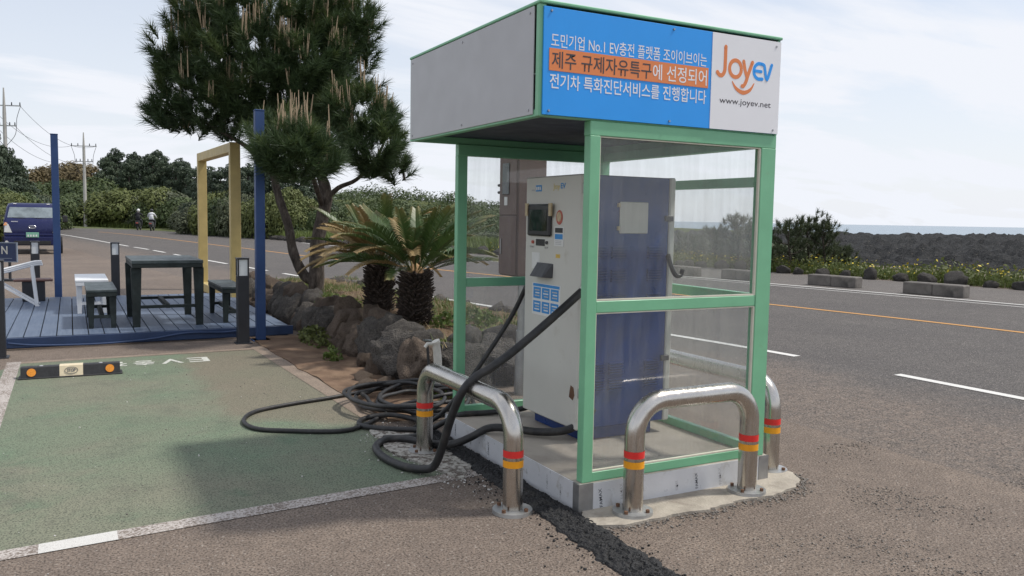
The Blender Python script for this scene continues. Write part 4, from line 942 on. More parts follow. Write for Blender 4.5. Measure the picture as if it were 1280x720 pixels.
lamp(-.53, 6.45, 'charcoal lamp post with white light panel beside the tall blue pole'); lamp(-2.95, 6.33, 'charcoal lamp post standing at the deck corner behind the wheel stop'); lamp(-1.63, 11.8, 'charcoal lamp post behind the table at the back of the deck'); lamp(-2.80, 12.3, 'charcoal lamp post behind the white slatted chair')
def trestle(name, loc, wx, ly, h, label, cat, group, top, leg, tt=.035, boards=3, lw=.085, ov=.10):
    o = empty(name, loc, 0, label, cat, group)
    tp = MB().box((-wx/2+.005, -ly/2+.005, h-tt-.05), (wx/2-.005, ly/2-.005, h-tt-.001), None, .004).build('top_frame', leg, o)
    nb = boards
    for i in range(nb):
        y0_ = -ly/2 + ly*i/nb; MB().box((-wx/2, y0_+.003, h-tt), (wx/2, y0_+ly/nb-.003, h), None, .004).build('board', top, o)
    for sx in (-1, 1):
        for sy in (-1, 1):
            b_ = Vector((sx*(wx/2-.045), sy*(ly/2-ov), 0)); t_ = Vector((sx*(wx/2-.05-.0), sy*(ly/2-ov), h-tt-.051)); MB().bar(b_, t_, lw*.70, .055, (0, 1, 0), .003, 1.45).build('leg', leg, o)
    for sy in (-1, 1): MB().bar((-(wx/2-.07), sy*(ly/2-ov), h*.30), ((wx/2-.07), sy*(ly/2-ov), h*.30), .05, .035).build('stretcher', leg, o)
    MB().bar((0, -(ly/2-ov-.02), h*.30), (0, ly/2-ov-.02, h*.30), .045, .05).build('stretcher', leg, o)
    return o
trestle('picnic_table', (-1.25, 7.88, DZ), .80, 1.28, .80, 'dark green wooden table with thick boards standing on the blue deck', 'table', None, M['table_top'], M['table_green'], .04, 3, .115, .07)
trestle('bench', (-1.97, 7.95, DZ), .33, 1.30, .455, 'dark green backless bench in front of the white bench', 'bench', 'dark green benches on the deck', M['table_top'], M['table_green'], .03, 2, .075, .06)
trestle('bench', (-.47, 7.95, DZ), .30, 1.25, .455, 'dark green backless bench beside the charcoal lamp post and yellow frame', 'bench', 'dark green benches on the deck', M['table_top'], M['table_green'], .03, 2, .075, .06)
trestle('white_bench', (-2.04, 9.55, DZ), .40, 1.25, .455, 'white topped bench standing behind the dark green bench', 'bench', None, M['white_paint'], M['white_paint'], .03, 1, .07, .08)
CH = empty('folding_chair', (-2.95, 10.35, DZ), 0, 'white slatted folding chair with crossed legs on the deck edge', 'chair')
for i, y in enumerate((-.14, 0, .14)):
    MB().tube(spline([(-.45, y*1.6-.1, .50 - .035*i), (-.2, y*1.6-.05, .535 - .035*i), (.05, y*1.6, .60 - .035*i), (.22, y*1.6, .645 - .035*i), (.30, y*1.6, .645 - .035*i)], 5), .016, 8).build('slat', M['white_paint'], CH, True)
for y in (-.18, .18):
    MB().bar((.22, y, 0), (.17, y, .56), .035, .03, (0, 1, 0)).build('leg', M['white_paint'], CH); MB().bar((.25, y, 0), (-.42, y, .46), .03, .025, (0, 1, 0)).build('leg', M['white_paint'], CH)
MB().bar((.22, -.18, .03), (.22, .18, .03), .025, .025).build('cross_bar', M['white_paint'], CH); MB().bar((-.2, -.18, .30), (-.2, .18, .30), .02, .02).build('cross_bar', M['white_paint'], CH)
ST = empty('brown_stool', (-2.78, 11.05, DZ), 0, 'low stool with a brown plank seat behind the white chair', 'stool')
for i in range(2): MB().box((-.27 + .02*i, -.16 + .165*i, .30), (.25 - .03*i, -.005 + .165*i, .335), None, .01).build('seat_plank', M['brown_wood'], ST)
MB().box((-.16, -.13, 0), (.14, .13, .299), None, .01).build('box_base', M['charcoal'], ST)
SB = empty('board_sign', bearing(-12, 17.5), math.atan2(RGT.y, RGT.x), 'navy board sign with a pale letter N standing in front of the truck', 'sign')
MB().box((-.45, -.012, .42), (.53, .012, .80), None, .003).build('board', M['sign_navy'], SB)
for a, b in (((-.47, -.018, .80), (.55, .018, .82)), ((-.47, -.018, .40), (.55, .018, .42)), ((.53, -.018, .42), (.55, .018, .80)), ((-.47, -.018, .42), (-.45, .018, .80))): MB().box(a, b).build('border', M['sign_edge'], SB)
lettering('N', .17, M['sign_text'], SB, (.22, -.0122, .57), FRONT, w=.13, bold=.02); MB().box((-.40, -.0145, .475), (.44, -.0125, .487)).build('underline', M['sign_edge'], SB)
for x in (-.3, .38): MB().box((x-.02, -.02, -.01), (x+.02, .02, .399)).build('leg', M['charcoal'], SB)
MB().box((-.45, -.10, 0), (.50, .10, .05), None, .01).build('foot', M['charcoal'], SB)

# wheel stop
WS = empty('wheel_stop', (-2.30, 5.02, .004), R(-1.5), 'black rubber wheel stop with cream centre marked STOP and orange reflectors', 'wheel stop')
prof = [(-.075, 0), (-.07, .012), (-.045, .095), (-.035, .10), (.035, .10), (.045, .095), (.07, .012), (.075, 0)]
def ext(xa, xb, k=1.0):
    n = len(prof); return MB().add([(xa, y*k, z*k) for y, z in prof] + [(xb, y*k, z*k) for y, z in prof], [tuple(range(n-1, -1, -1)), tuple(range(n, 2*n))] + [(i, i+1, n+i+1, n+i) for i in range(n-1)] + [(0, n, 2*n-1, n-1)])
ext(-.40, -.095).build('rubber_block', M['rubber'], WS); ext(.095, .40).build('rubber_block', M['rubber'], WS); cen = ext(-.0945, .0945, 1.04).build('centre_block', M['stop_cream'], WS)
MB().box((-.42, -.09, -.002), (.42, .09, .010), None, .004).build('base_lip', M['rubber'], WS)
sl = math.atan2(.083, .025)
lettering('STOP', .030, M['ink'], cen, (-.034, -.0672, .042), (sl, 0, 0), w=.068, bold=.03)
rg_ = MB(); rg_.tube([(.052*math.cos(a), .030*math.sin(a), 0) for a in [2*math.pi*i/32 for i in range(33)]], .0022, 6, False); ro = rg_.build('oval_ring', M['ink'], cen); ro.location = (0, -.0640, .0565); ro.rotation_euler = (sl, 0, 0)
for x in (-.315, .315):
    ro = MB().cyl((0, 0, 0), .036, .004, 24).build('reflector', M['reflector'], WS); ro.location = (x, -.0605, .054); ro.rotation_euler = (sl, 0, 0)
for x in (-.24, .24): MB().cyl((x, .0, .1), .016, .004, 12).build('anchor_cap', M['panel_grey'], WS)

# ------------------------------------------------------------------ roadside blocks, boulders, verge
for bx_, by_, l_, lab in ((14.18, 7.98, 1.28, 'longer weathered concrete block on the edge line, opposite the corner of the footing'), (13.98, 10.5, 1.25, 'stained concrete block on the edge line in front of the small pines'), (13.2, 12.9, .95, 'concrete block on the road edge seen through the kiosk glass, nearer of two'), (12.75, 14.55, .9, 'concrete block on the road edge seen through the kiosk glass, farther of two')):
    i = min(range(len(WL)), key=lambda k: abs(WL[k].y - by_ + 1.4)); ang = math.atan2(WN[i].y, WN[i].x)
    o = empty('concrete_block', (bx_, by_, .01), ang + R(90), lab, 'concrete block', 'concrete blocks along the road edge')
    MB().box((-l_/2, -.17, -.012), (-.003, .17, .255), None, .02).build('half_block', M['block'], o); MB().box((.003, -.168, -.01), (l_/2, .168, .258), None, .02).build('half_block', M['block'], o)
rb = random.Random(21); b_ = 4.5; k_ = 0
while b_ < 64:
    i = min(range(len(WL2)), key=lambda k: abs(WL2[k].y - b_)); p = WL2[i] + WN2[i]*(kerb_off(b_) + .25 + rb.uniform(-.1, .15)); s = rb.uniform(.15, .29)
    o = link('boulder', rock_mesh(rb.randrange(7), M['boulder'], 3 if b_ < 24 else 2), None, (p.x, p.y, s*.42), (rb.uniform(-.3, .3), rb.uniform(-.3, .3), rb.uniform(0, 6.28)), (s*rb.uniform(.9, 1.3), s*rb.uniform(.8, 1.1), s*rb.uniform(.7, 1.05)))
    near = b_ < 26
    tag(o, 'dark basalt boulder in the row edging the seaward side of the road' if near else 'small kerb boulder in the row along the bend past the deck', 'boulder', 'boulders edging the sea side' if near else 'kerb boulders toward the bend')
    b_ += s*(2.9 if near else 3.6) + rb.uniform(0, .25); k_ += 1
rv = random.Random(31); st_ = []; lf_ = []; fl_ = []; gl_ = []
for i in range(15000):
    b0 = rv.uniform(2, 26); j = min(len(WL)-1, max(0, int(np.searchsorted(WB, b0)))); p = WL[j] + WN[j]*(kerb_off(b0) + .55 + 4.6*rv.random()**1.3)
    p.y += rv.uniform(-.3, .3); z = land_z(p.x, p.y) - .03; p = Vector((p.x, p.y, z)); h = rv.uniform(.22, .62)*(1 + .4*noise.noise(Vector((p.x*.6, p.y*.6, 2))))
    st_.append(p); lf_ += [p + Vector((rv.gauss(0, .06), rv.gauss(0, .06), h*rv.random())) for _ in range(2)]
    if rv.random() < .11 + .12*noise.noise(Vector((p.x*.35, p.y*.35, 8))): fl_.append(p + Vector((0, 0, h + rv.uniform(-.08, .05))))
V, F = blades(st_, rv, .2, .55, .016, .3); V2, F2 = leaves(lf_, rv, .055, .6)
F = np.hstack([F, F[:, 2:3]])
tag(link('verge_plants', fast_mesh('verge_plants', V2, F2, [M['bush_light']])), 'knee-high green plants behind the roadside boulders', 'verge plants', kind='stuff')
tag(link('verge_blades', fast_mesh('verge_blades', V, F[:, :3], [M['grass']])), 'long grass blades behind the roadside boulders', 'grass', kind='stuff')
V, F = leaves(fl_, rv, .045, 1.5); tag(link('yellow_flowers', fast_mesh('yellow_flowers', V, F, [M['flower']])), 'small yellow wild flowers scattered over the sea-side verge', 'flowers', kind='stuff')
sp = []
for i in range(26000):
    b0 = rv.uniform(26, 53); j = min(len(WL)-1, int(np.searchsorted(WB, b0))); p = WL[j] + WN[j]*(kerb_off(b0) + .5 + 6*rv.random()); p.y += rv.uniform(-1, 1); sp.append(Vector((p.x, p.y, -.06)))
V, F = blades(sp, rv, .25, .75, .05, .4); tag(link('bend_grass', fast_mesh('bend_grass', V, F, [M['grass']])), 'bright green grass bank behind the kerb boulders toward the bend', 'grass', kind='stuff')
sp = []
for i in range(9000):
    px = rv.uniform(40, 270); d = rv.uniform(93, 103); p = bearing(px, d); sp.append(Vector((p.x, p.y, land_z(p.x, p.y))))
V, F = blades(sp, rv, .3, .8, .10, .4); tag(link('far_verge_grass', fast_mesh('far_verge_grass', V, F, [M['grass']])), 'yellow-green grass verge on the outer side of the road bend', 'grass', kind='stuff')

# ------------------------------------------------------------------ trees and shrubs beyond the road
def foliage_mesh(name, seed, lumps, n, leaf, mat, flat=.3):
    q = random.Random(seed); P = []
    tot = sum(r[0]*r[1] + r[2]*r[0] for _, r in lumps); V = []; F = []
    for c_, r_ in lumps:
        for i in range(int(n*(r_[0]*r_[1] + r_[2]*r_[0])/tot)):
            d = Vector((q.gauss(0, 1), q.gauss(0, 1), q.gauss(0, 1) + .25)).normalized(); k = q.uniform(.78, 1.06)
            p = Vector(c_) + Vector((d.x*r_[0], d.y*r_[1], d.z*r_[2]))*k*(1 + .15*noise.noise(d*3 + Vector(c_)))
            nn = (d + Vector((q.gauss(0, .34), q.gauss(0, .34), q.gauss(0, .34) + flat))).normalized(); x = nn.orthogonal().normalized(); x = Matrix.Rotation(q.uniform(0, 6.28), 3, nn) @ x; y = nn.cross(x); s = leaf*q.uniform(.6, 1.35); b = len(V)
            V += [p - x*s, p + y*s*.5, p + x*s, p - y*s*.5]; F.append((b, b+1, b+2, b+3))
    return fast_mesh(name, np.array([tuple(v) for v in V]), np.array(F), [mat])
def bush_lumps(seed, k=13):
    q = random.Random(seed); o = [((0, 0, .42), (.72, .72, .45))]
    for i in range(k):
        a = q.uniform(0, 6.28); r_ = q.uniform(.3, .78); z = q.uniform(.22, .86)*(1.05 - .5*r_); s = q.uniform(.20, .36); o.append(((r_*math.cos(a), r_*math.sin(a), z), (s*1.15, s*1.15, s*.85)))
    return o
def pine_lumps(seed, k=48):
    q = random.Random(seed); o = []
    for i in range(k):
        t = (i+.5)/k; z = .22 + .76*t; w = .50*(1-t)**.65 + .04; a = i*2.4 + q.uniform(-.5, .5); r_ = w*q.uniform(.25, .9); s = q.uniform(.055, .13)*(1.25 - .65*t); o.append(((r_*math.cos(a)*1.1, r_*math.sin(a)*1.1, z + q.uniform(-.05, .05)), (s*1.3, s*1.3, s*.7)))
    o.append(((0, 0, .97), (.05, .05, .07))); return o
BM = {k: [foliage_mesh('crown', 40+i*7+len(k), bush_lumps(i*3+len(k), 20), 9000, .042, M[k]) for i in range(2)] for k in ('bush_mid', 'bush_light', 'bush_grey', 'bush_brown')}
PM = [foliage_mesh('crown', 90+i, pine_lumps(i+5), 9000, .020, M['far_needle'], .2) for i in range(4)]
tk = MB(); tk.tube(spline([(0, 0, -.06), (.01, 0, .25), (-.015, .01, .55), (.0, 0, .85)], 4), [.034 - .0022*i for i in range(13)], 7); TM = tk.mesh('trunk', M['bark'], True)
stm = MB()
for i in range(5): a = i*1.26; stm.tube([(0, 0, -.05), (.12*math.cos(a), .12*math.sin(a), .25), (.38*math.cos(a), .38*math.sin(a), .55)], [.03, .02, .008], 5)
SM = stm.mesh('trunk', M['bark'], True)
rt = random.Random(17)
def ptree(px, d, h, wd, label, group, z=None):
    p = bearing(px, d); p.z = (land_z(p.x, p.y) if z is None else z) - .05; o = empty('pine_tree', p, rt.uniform(0, 6.28), label, 'tree', group)
    link('trunk', TM, o, scale=(h, h, h)); link('crown', rt.choice(PM), o, scale=(wd, wd, h)); return o
def shrub(px, d, h, wd, kind, label, group, z=None):
    p = bearing(px, d); p.z = (land_z(p.x, p.y) if z is None else z) - .1; o = empty('shrub', p, rt.uniform(0, 6.28), label, 'shrub', group)
    link('trunk', SM, o, scale=(wd*.6, wd*.6, h)); link('crown', rt.choice(BM[kind]), o, scale=(wd/2*rt.uniform(.95, 1.1), wd/2*rt.uniform(.95, 1.1), h)); return o
# tall dark wood behind the bend
for px, d, h in ((133, 108, 7.6), (148, 112, 7.9), (163, 107, 7.4), (178, 111, 7.6), (192, 108, 8.2), (205, 112, 7.7), (220, 108, 7.4), (234, 106, 7.0), (246, 104, 6.8), (258, 102, 6.0), (272, 98, 5.4), (140, 116, 7.4), (170, 117, 7.8), (198, 117, 8.0), (228, 114, 7.6)):
    ptree(px, d, h*1.02, h*.75, 'tall dark pine in the dense wood behind the road bend', 'pines of the wood behind the bend')
for px, d, h, w_, k in ((118, 98, 4.6, 9, 'bush_mid'), (135, 96, 4.9, 9, 'bush_light'), (152, 96, 4.8, 9, 'bush_light'), (170, 97, 4.0, 8, 'bush_mid'), (186, 97, 5.3, 8.5, 'bush_light'), (205, 97, 5.0, 9, 'bush_grey'), (224, 96, 4.2, 8, 'bush_mid'), (243, 92, 3.6, 6, 'bush_grey'), (100, 99, 4.2, 8, 'bush_grey'), (84, 99, 3.8, 8, 'bush_mid'), (68, 97, 4.4, 8, 'bush_mid'), (112, 106, 5.9, 9, 'bush_mid'), (94, 110, 7.0, 10, 'bush_brown'), (74, 110, 7.0, 10, 'bush_brown'), (52, 104, 5.7, 9, 'bush_mid'), (30, 100, 5.4, 9, 'bush_mid'), (126, 105, 5.8, 9, 'bush_mid')):
    shrub(px, d, h, w_, k, {'bush_mid': 'deep green rounded shrub in the thicket behind the road bend', 'bush_light': 'fresh yellow-green rounded shrub in the thicket behind the road bend', 'bush_grey': 'grey-green shrub in the thicket behind the road bend', 'bush_brown': 'russet brown shrub on the rise left of the far utility pole'}[k], k.replace('bush_', '') + ' shrubs behind the bend')
# behind the truck
for px, d, h, w_ in ((-6, 52, 5.8, 5.0), (8, 56, 5.6, 4.6), (20, 60, 5.0, 4.4), (-22, 50, 6.4, 5.0)): ptree(px, d, h, w_, 'dark pine rising behind the parked blue truck', 'pines behind the truck')
for px, d, h, w_, k in ((-4, 40, 2.8, 3.6, 'bush_light'), (12, 44, 3.0, 4.0, 'bush_mid'), (32, 58, 3.4, 5.5, 'bush_grey'), (52, 66, 3.2, 6, 'bush_mid'), (-14, 36, 2.2, 3, 'bush_light')):
    shrub(px, d, h, w_, k, {'bush_light': 'yellow-green shrub beside the parked truck', 'bush_mid': 'deep green shrub just behind the parked truck', 'bush_grey': 'grey-green shrub behind the parked truck'}[k], k.replace('bush_', '') + ' shrubs by the truck')
# seaward thicket behind the yellow frame and the pine trunk
for px, d, h, w_ in ((262, 66, 5.2, 4.4), (276, 62, 4.9, 4.4), (292, 60, 5.0, 4.6), (310, 58, 5.0, 4.6), (334, 56, 4.9, 4.6), (352, 55, 4.9, 4.6), (376, 54, 4.6, 4.2), (394, 56, 4.0, 3.8), (322, 64, 5.2, 4.6)): ptree(px, d, h, w_, 'dark roadside pine behind the yellow frame and the planter pine', 'pines behind the yellow frame')
for px, d, h, w_, k in ((256, 60, 2.6, 4.2, 'bush_grey'), (272, 58, 3.6, 4.2, 'bush_light'), (290, 56, 3.2, 4, 'bush_mid'), (312, 55, 3.6, 4.2, 'bush_grey'), (332, 53, 3.2, 4, 'bush_light'), (350, 52, 3.6, 4.2, 'bush_light'), (368, 52, 3.0, 4, 'bush_light'), (384, 52, 2.6, 4, 'bush_mid'), (402, 54, 2.5, 4, 'bush_mid'), (420, 60, 2.6, 5, 'bush_light'), (440, 66, 2.0, 5, 'bush_mid'), (468, 72, 2.7, 5.5, 'bush_mid'), (495, 74, 1.9, 6, 'bush_light'), (528, 76, 2.5, 5, 'bush_grey'), (555, 72, 1.7, 6, 'bush_mid'), (585, 66, 1.8, 5, 'bush_mid'), (610, 60, 1.8, 5.5, 'bush_grey')):
    shrub(px, d, h, w_, k, {'bush_light': 'light green shrub in the roadside thicket behind the planter', 'bush_mid': 'deep green shrub in the roadside thicket behind the planter', 'bush_grey': 'grey-green shrub in the roadside thicket behind the planter'}[k], k.replace('bush_', '') + ' shrubs behind the planter')
# small wind-shaped pines on the sea verge (needle tufts)
def small_pine(px, d, h, wd, seed, label):
    p = bearing(px, d); p.z = land_z(p.x, p.y) - .05; o = empty('coastal_pine', p, 0, label, 'pine'); q = random.Random(seed); m_ = MB(); tf = []
    limb(m_, [(0, 0, 0), (.05*wd, .02, h*.35), (-.03*wd, 0, h*.7), (0, 0, h*.95)], .05, .012, 7, 4)
    for i in range(16):
        a = i*2.4 + q.uniform(-.4, .4); z = h*(.18 + .72*(i/16)); r_ = wd*.5*(1 - .62*i/16)*q.uniform(.75, 1.1); e = Vector((r_*math.cos(a), r_*math.sin(a), z + .22*h*q.uniform(.5, 1.2)))
        limb(m_, [(0, 0, z), (e.x*.5, e.y*.5, z + .04*h), e], .022, .008, 5, 3)
        for j in range(7):
            t = q.uniform(.45, 1.05); pt = Vector((e.x*t, e.y*t, z + (e.z - z)*t)) + Vector((q.gauss(0, .10), q.gauss(0, .10), q.gauss(0, .07))); tf.append((pt, Vector((math.cos(a)*.5, math.sin(a)*.5, 1)), q.uniform(.8, 1.2)))
    for j in range(8): tf.append((Vector((q.gauss(0, .1), q.gauss(0, .1), h*q.uniform(.85, 1.0))), Vector((0, 0, 1)), 1))
    m_.build('trunk', M['bark'], o, 'full'); V, F = needles(tf, 34, .17, .009, q); tag(link('crown', fast_mesh('crown', V, F, [M['coast_needle']]), o), kind='stuff')
for px, d, h, wd, lab in ((985, 25.5, 1.62, 1.6, 'small dark coastal pine nearest the kiosk post on the sea verge'), (1008, 26.5, 1.72, 1.5, 'tallest small coastal pine above the roadside boulders'), (1028, 26, 1.68, 1.4, 'small coastal pine with a forked top behind the boulders'), (1048, 27, 1.05, 1.3, 'low coastal pine at the seaward end of the pine row'), (920, 27, 1.75, 1.8, 'small coastal pine seen through the kiosk glass'), (945, 26.5, 1.55, 1.7, 'small coastal pine seen through the glass by the corner post'), (890, 29, 1.35, 1.5, 'low coastal pine seen through the glass beside the cable hook'), (860, 31, 1.1, 2.0, 'squat coastal pine seen through the glass next to the charger')):
    small_pine(px, d, h, wd, int(px), lab)
for px, d, h, w_ in ((1000, 30, 1.3, 2.6), (1035, 30, 1.1, 2.6), (960, 30, 1.5, 3), (920, 31, 1.5, 3.2), (880, 33, 1.4, 3.2), (845, 35, 1.4, 3.4), (1062, 31, .9, 2.4), (800, 38, 1.5, 4), (760, 42, 1.6, 4), (700, 48, 1.6, 5), (655, 54, 1.7, 5)): shrub(px, d, h, w_, 'bush_grey', 'grey-green shrub under the small coastal pines on the sea verge', 'shrubs under the coastal pines')
# scrub on the low hill
q = random.Random(77); V = []; F = []
lum = []
for i in range(420):
    px = q.uniform(330, 640); d = q.uniform(85, 165); p = bearing(px, d); z = land_z(p.x, p.y); lum.append(((p.x, p.y, z + .4), (q.uniform(.8, 3.0), q.uniform(.8, 3.0), q.uniform(.5, 1.9)**1.25)))
tag(link('hill_scrub', foliage_mesh('hill_scrub', 5, lum, 60000, .20, M['bush_mid'], .3)), 'low green scrub covering the hill beyond the road', 'scrub', kind='stuff')
# white house and thin mast on the hill's far side
H_ = empty('white_house', bearing(562, 150, land_z(*bearing(562, 150).to_2d()) - .3), R(20), 'small white house with a grey roof on the far scrubby hill', 'house')
hz0 = 3.4 - H_.location.z
MB().box((-1.6, -1.3, -1), (1.6, 1.3, hz0-.7)).build('wall', M['house_wall'], H_)
MB().add([(-1.8, -1.5, hz0-.7), (1.8, -1.5, hz0-.7), (1.8, 1.5, hz0-.7), (-1.8, 1.5, hz0-.7), (-1.8, 0, hz0), (1.8, 0, hz0)], [(0, 1, 5, 4), (2, 3, 4, 5), (0, 4, 3), (1, 2, 5), (0, 3, 2, 1)]).build('roof', M['house_roof'], H_)
MB().box((-.5, -1.33, hz0-1.7), (.4, -1.31, hz0-1.1)).build('window', M['box_window'], H_)
p = bearing(530, 145); tag(MB().tube([(0, 0, 0), (0, 0, 5.5 - land_z(p.x, p.y))], [.12, .06], 8).build('mast', M['pole_concrete'], None, True, loc=(p.x, p.y, land_z(p.x, p.y))), 'thin pale mast on the far scrubby hill', 'mast')

# ------------------------------------------------------------------ utility poles and wires
def upole(px, d, ztop, label):
    p = bearing(px, d); o = empty('utility_pole', p, math.atan2(RGT.y, RGT.x) + R(8), label, 'utility pole', 'concrete utility poles')
    MB().tube([(0, 0, -1), (0, 0, ztop*.82), (0, 0, ztop)], [.20, .14, .05], 12).build('shaft', M['pole_concrete'], o, True)
    for z, w in ((ztop - 1.5, 1.35), (ztop - 3.2, .9)):
        a_ = MB().bar((-w+.0, 0, z), (w, 0, z), .09, .09).build('cross_arm', M['galv'], o)
        for x in (-w+.08, -w*.45, w*.45, w-.08): MB().tube([(x, 0, z + .05), (x, 0, z + .30)], [.055, .04], 8).build('insulator', M['charcoal'], a_)
    for s_ in (-1, 1): MB().tube(spline([(s_*1.3, 0, ztop - 1.55), (s_*1.0, 0, ztop - 2.5), (s_*.95, 0, ztop - 3.1), (s_*.8, 0, ztop - 4.0), (s_*.1, 0, ztop - 4.9)], 5), .022, 5).build('jumper', M['wire'], o)
    return o, p
o1, p1 = upole(10, 72, 11.9, 'concrete utility pole with two cross arms behind the parked truck'); o2, p2 = upole(107, 93, 10.2, 'farther concrete utility pole rising from the thicket at the bend')
c8, s8 = math.cos(math.atan2(RGT.y, RGT.x) + R(8)), math.sin(math.atan2(RGT.y, RGT.x) + R(8))
for x, z, lab in ((-1.27, 10.4, 'upper power line strung between the two utility poles'), (1.27, 10.4, 'upper power line strung between the two utility poles'), (-.82, 8.7, 'lower power line strung between the two utility poles'), (.82, 8.7, 'lower power line strung between the two utility poles')):
    a = Vector((p1.x + x*c8, p1.y + x*s8, z)); b = Vector((p2.x + x*c8, p2.y + x*s8, z - 1.7)); pts = []
    for i in range(21): t = i/20; q_ = a.lerp(b, t); q_.z -= 1.3*4*t*(1-t); pts.append(q_)
    tag(MB().tube(pts, .016, 5).build('power_line', M['wire'], None, 'full'), lab, 'power line', 'upper power lines' if z > 9 else 'lower power lines')

# ------------------------------------------------------------------ parked truck
TR = empty('parked_truck', (-3.42, 29.4, 0), R(2), 'navy blue cab-over pickup truck parked behind the deck', 'truck')
def loft(secs, mat, name, parent, smooth_=True):
    n = len(secs[0]); V = [p for s in secs for p in s]; F = []
    for i in range(len(secs)-1):
        for j in range(n): k = (j+1) % n; F.append((i*n+j, i*n+k, (i+1)*n+k, (i+1)*n+j))
    F.append(tuple(range(n-1, -1, -1))); F.append(tuple((len(secs)-1)*n + j for j in range(n)))
    return MB().add(V, F).build(name, mat, parent, smooth_)
def ring(z, hw, y0, y1, r=.10, n=5):
    o = []
    for cx, cy, a0_ in ((hw-r, y0+r, -90), (hw-r, y1-r, 0), (-hw+r, y1-r, 90), (-hw+r, y0+r, 180)):
        for i in range(n): a = R(a0_ + 90*i/(n-1)); o.append((cx + r*math.cos(a), cy + r*math.sin(a), z))
    return o
cabin = loft([ring(.50, .80, .06, 1.55), ring(.62, .84, .0, 1.6), ring(.95, .85, .02, 1.6), ring(1.15, .84, .10, 1.6), ring(1.22, .82, .17, 1.6), ring(1.62, .74, .45, 1.55), ring(1.72, .70, .55, 1.48, .14), ring(1.75, .60, .66, 1.38, .2)], M['truck_blue'], 'cab', TR)
ws = MB().add([(-.73, .195, 1.245), (.73, .195, 1.245), (.655, .415, 1.60), (-.655, .415, 1.60)], [(0, 1, 2, 3)]); so = ws.build('windshield', M['glass_dark'], cabin); so.modifiers.new('t', 'SOLIDIFY').thickness = .012; so.location = (0, -.014, .003)
for s_ in (-1, 1):
    MB().add([(s_*.845, .30, 1.22), (s_*.845, 1.2, 1.22), (s_*.765, 1.2, 1.58), (s_*.765, .52, 1.58)], [(0, 1, 2, 3)]).build('side_window', M['glass_dark'], cabin)
    MB().bar((s_*.30 - .28, .185, 1.245), (s_*.30 + .25, .155, 1.19), .02, .02).build('wiper', M['black_plastic'], cabin)
    mi = MB().box((s_*1.00-.08, .10, 1.10), (s_*1.00+.08, .20, 1.34), None, .03).build('mirror', M['black_plastic'], TR); MB().bar((s_*.80, .2, 1.30), (s_*.96, .15, 1.30), .025, .025).build('mirror_arm', M['black_plastic'], mi)
    hl = MB().add([(s_*.83, -.012, .75), (s_*.60, -.02, .74), (s_*.70, -.008, 1.02), (s_*.80, .03, 1.08)], [(0, 1, 2, 3)]).build('headlight', M['headlamp'], TR); hl.modifiers.new('t', 'SOLIDIFY').thickness = .04
    tl_ = MB().add([(s_*.845, .0, .98), (s_*.73, -.005, .985), (s_*.735, .02, 1.07), (s_*.80, .04, 1.09)], [(0, 1, 2, 3)]).build('turn_signal', M['amber'], TR); tl_.modifiers.new('t', 'SOLIDIFY').thickness = .05
    MB().cyl((s_*.76, -.075, .42), .05, .03, 14, None, 'y').build('fog_lamp', M['headlamp'], TR)
    for y in (.55, 3.1):
        wh = MB().cyl((s_*.80-.11, y, .30), .30, .22, 28, None, 'x').build('wheel', M['tyre'], TR, True); MB().cyl((s_*.80-.115, y, .30), .17, .23, 20, None, 'x').build('rim', M['galv'], wh, True)
MB().box((-.84, -.07, .30), (.84, .12, .62), None, .04).build('bumper', M['truck_blue'], TR); MB().box((-.55, -.085, .33), (.55, -.071, .46), None, .01).build('intake', M['black_plastic'], TR)
MB().box((-.83, -.055, .625), (.83, .02, .70), None, .015).build('bumper_lip', M['truck_blue'], TR)
pl = MB().box((-.19, -.105, .58), (.19, -.088, .75), None, .004).build('number_plate', M['plate_green'], TR)
for i in range(4): MB().box((-.15 + i*.08, -.109, .605), (-.105 + i*.08, -.1055, .67)).build('plate_mark', M['sticker_white'], pl)
em = MB().tube([(.11*math.cos(a), 0, .05*math.sin(a)) for a in [2*math.pi*i/24 for i in range(25)]], .012, 6, False).build('emblem', M['chrome'], TR, 'full'); em.location = (0, .0, .93); MB().box((-.07, -.004, -.012), (.07, .004, .012)).build('emblem_bar', M['chrome'], em)
MB().box((-.62, .005, 1.10), (-.42, .012, 1.13)).build('name_badge', M['chrome'], TR)
MB().box((-.82, 1.75, .62), (.82, 4.3, .70), None, .01).build('cargo_bed', M['truck_blue'], TR)
for a, b in (((-.84, 1.75, .70), (-.80, 4.3, 1.02)), ((.80, 1.75, .70), (.84, 4.3, 1.02)), ((-.80, 4.26, .70), (.80, 4.3, 1.02)), ((-.80, 1.75, .70), (.80, 1.79, 1.30))): MB().box(a, b, None, .008).build('bed_side', M['truck_blue'], TR)
MB().box((-.36, .4, .40), (.36, 4.2, .56)).build('chassis', M['black_plastic'], TR)
for s_ in (-1, 1): MB().box((s_*.5-.05, .52, 1.70), (s_*.5+.05, .62, 1.735), None, .01).build('roof_marker', M['sticker_white'], TR)

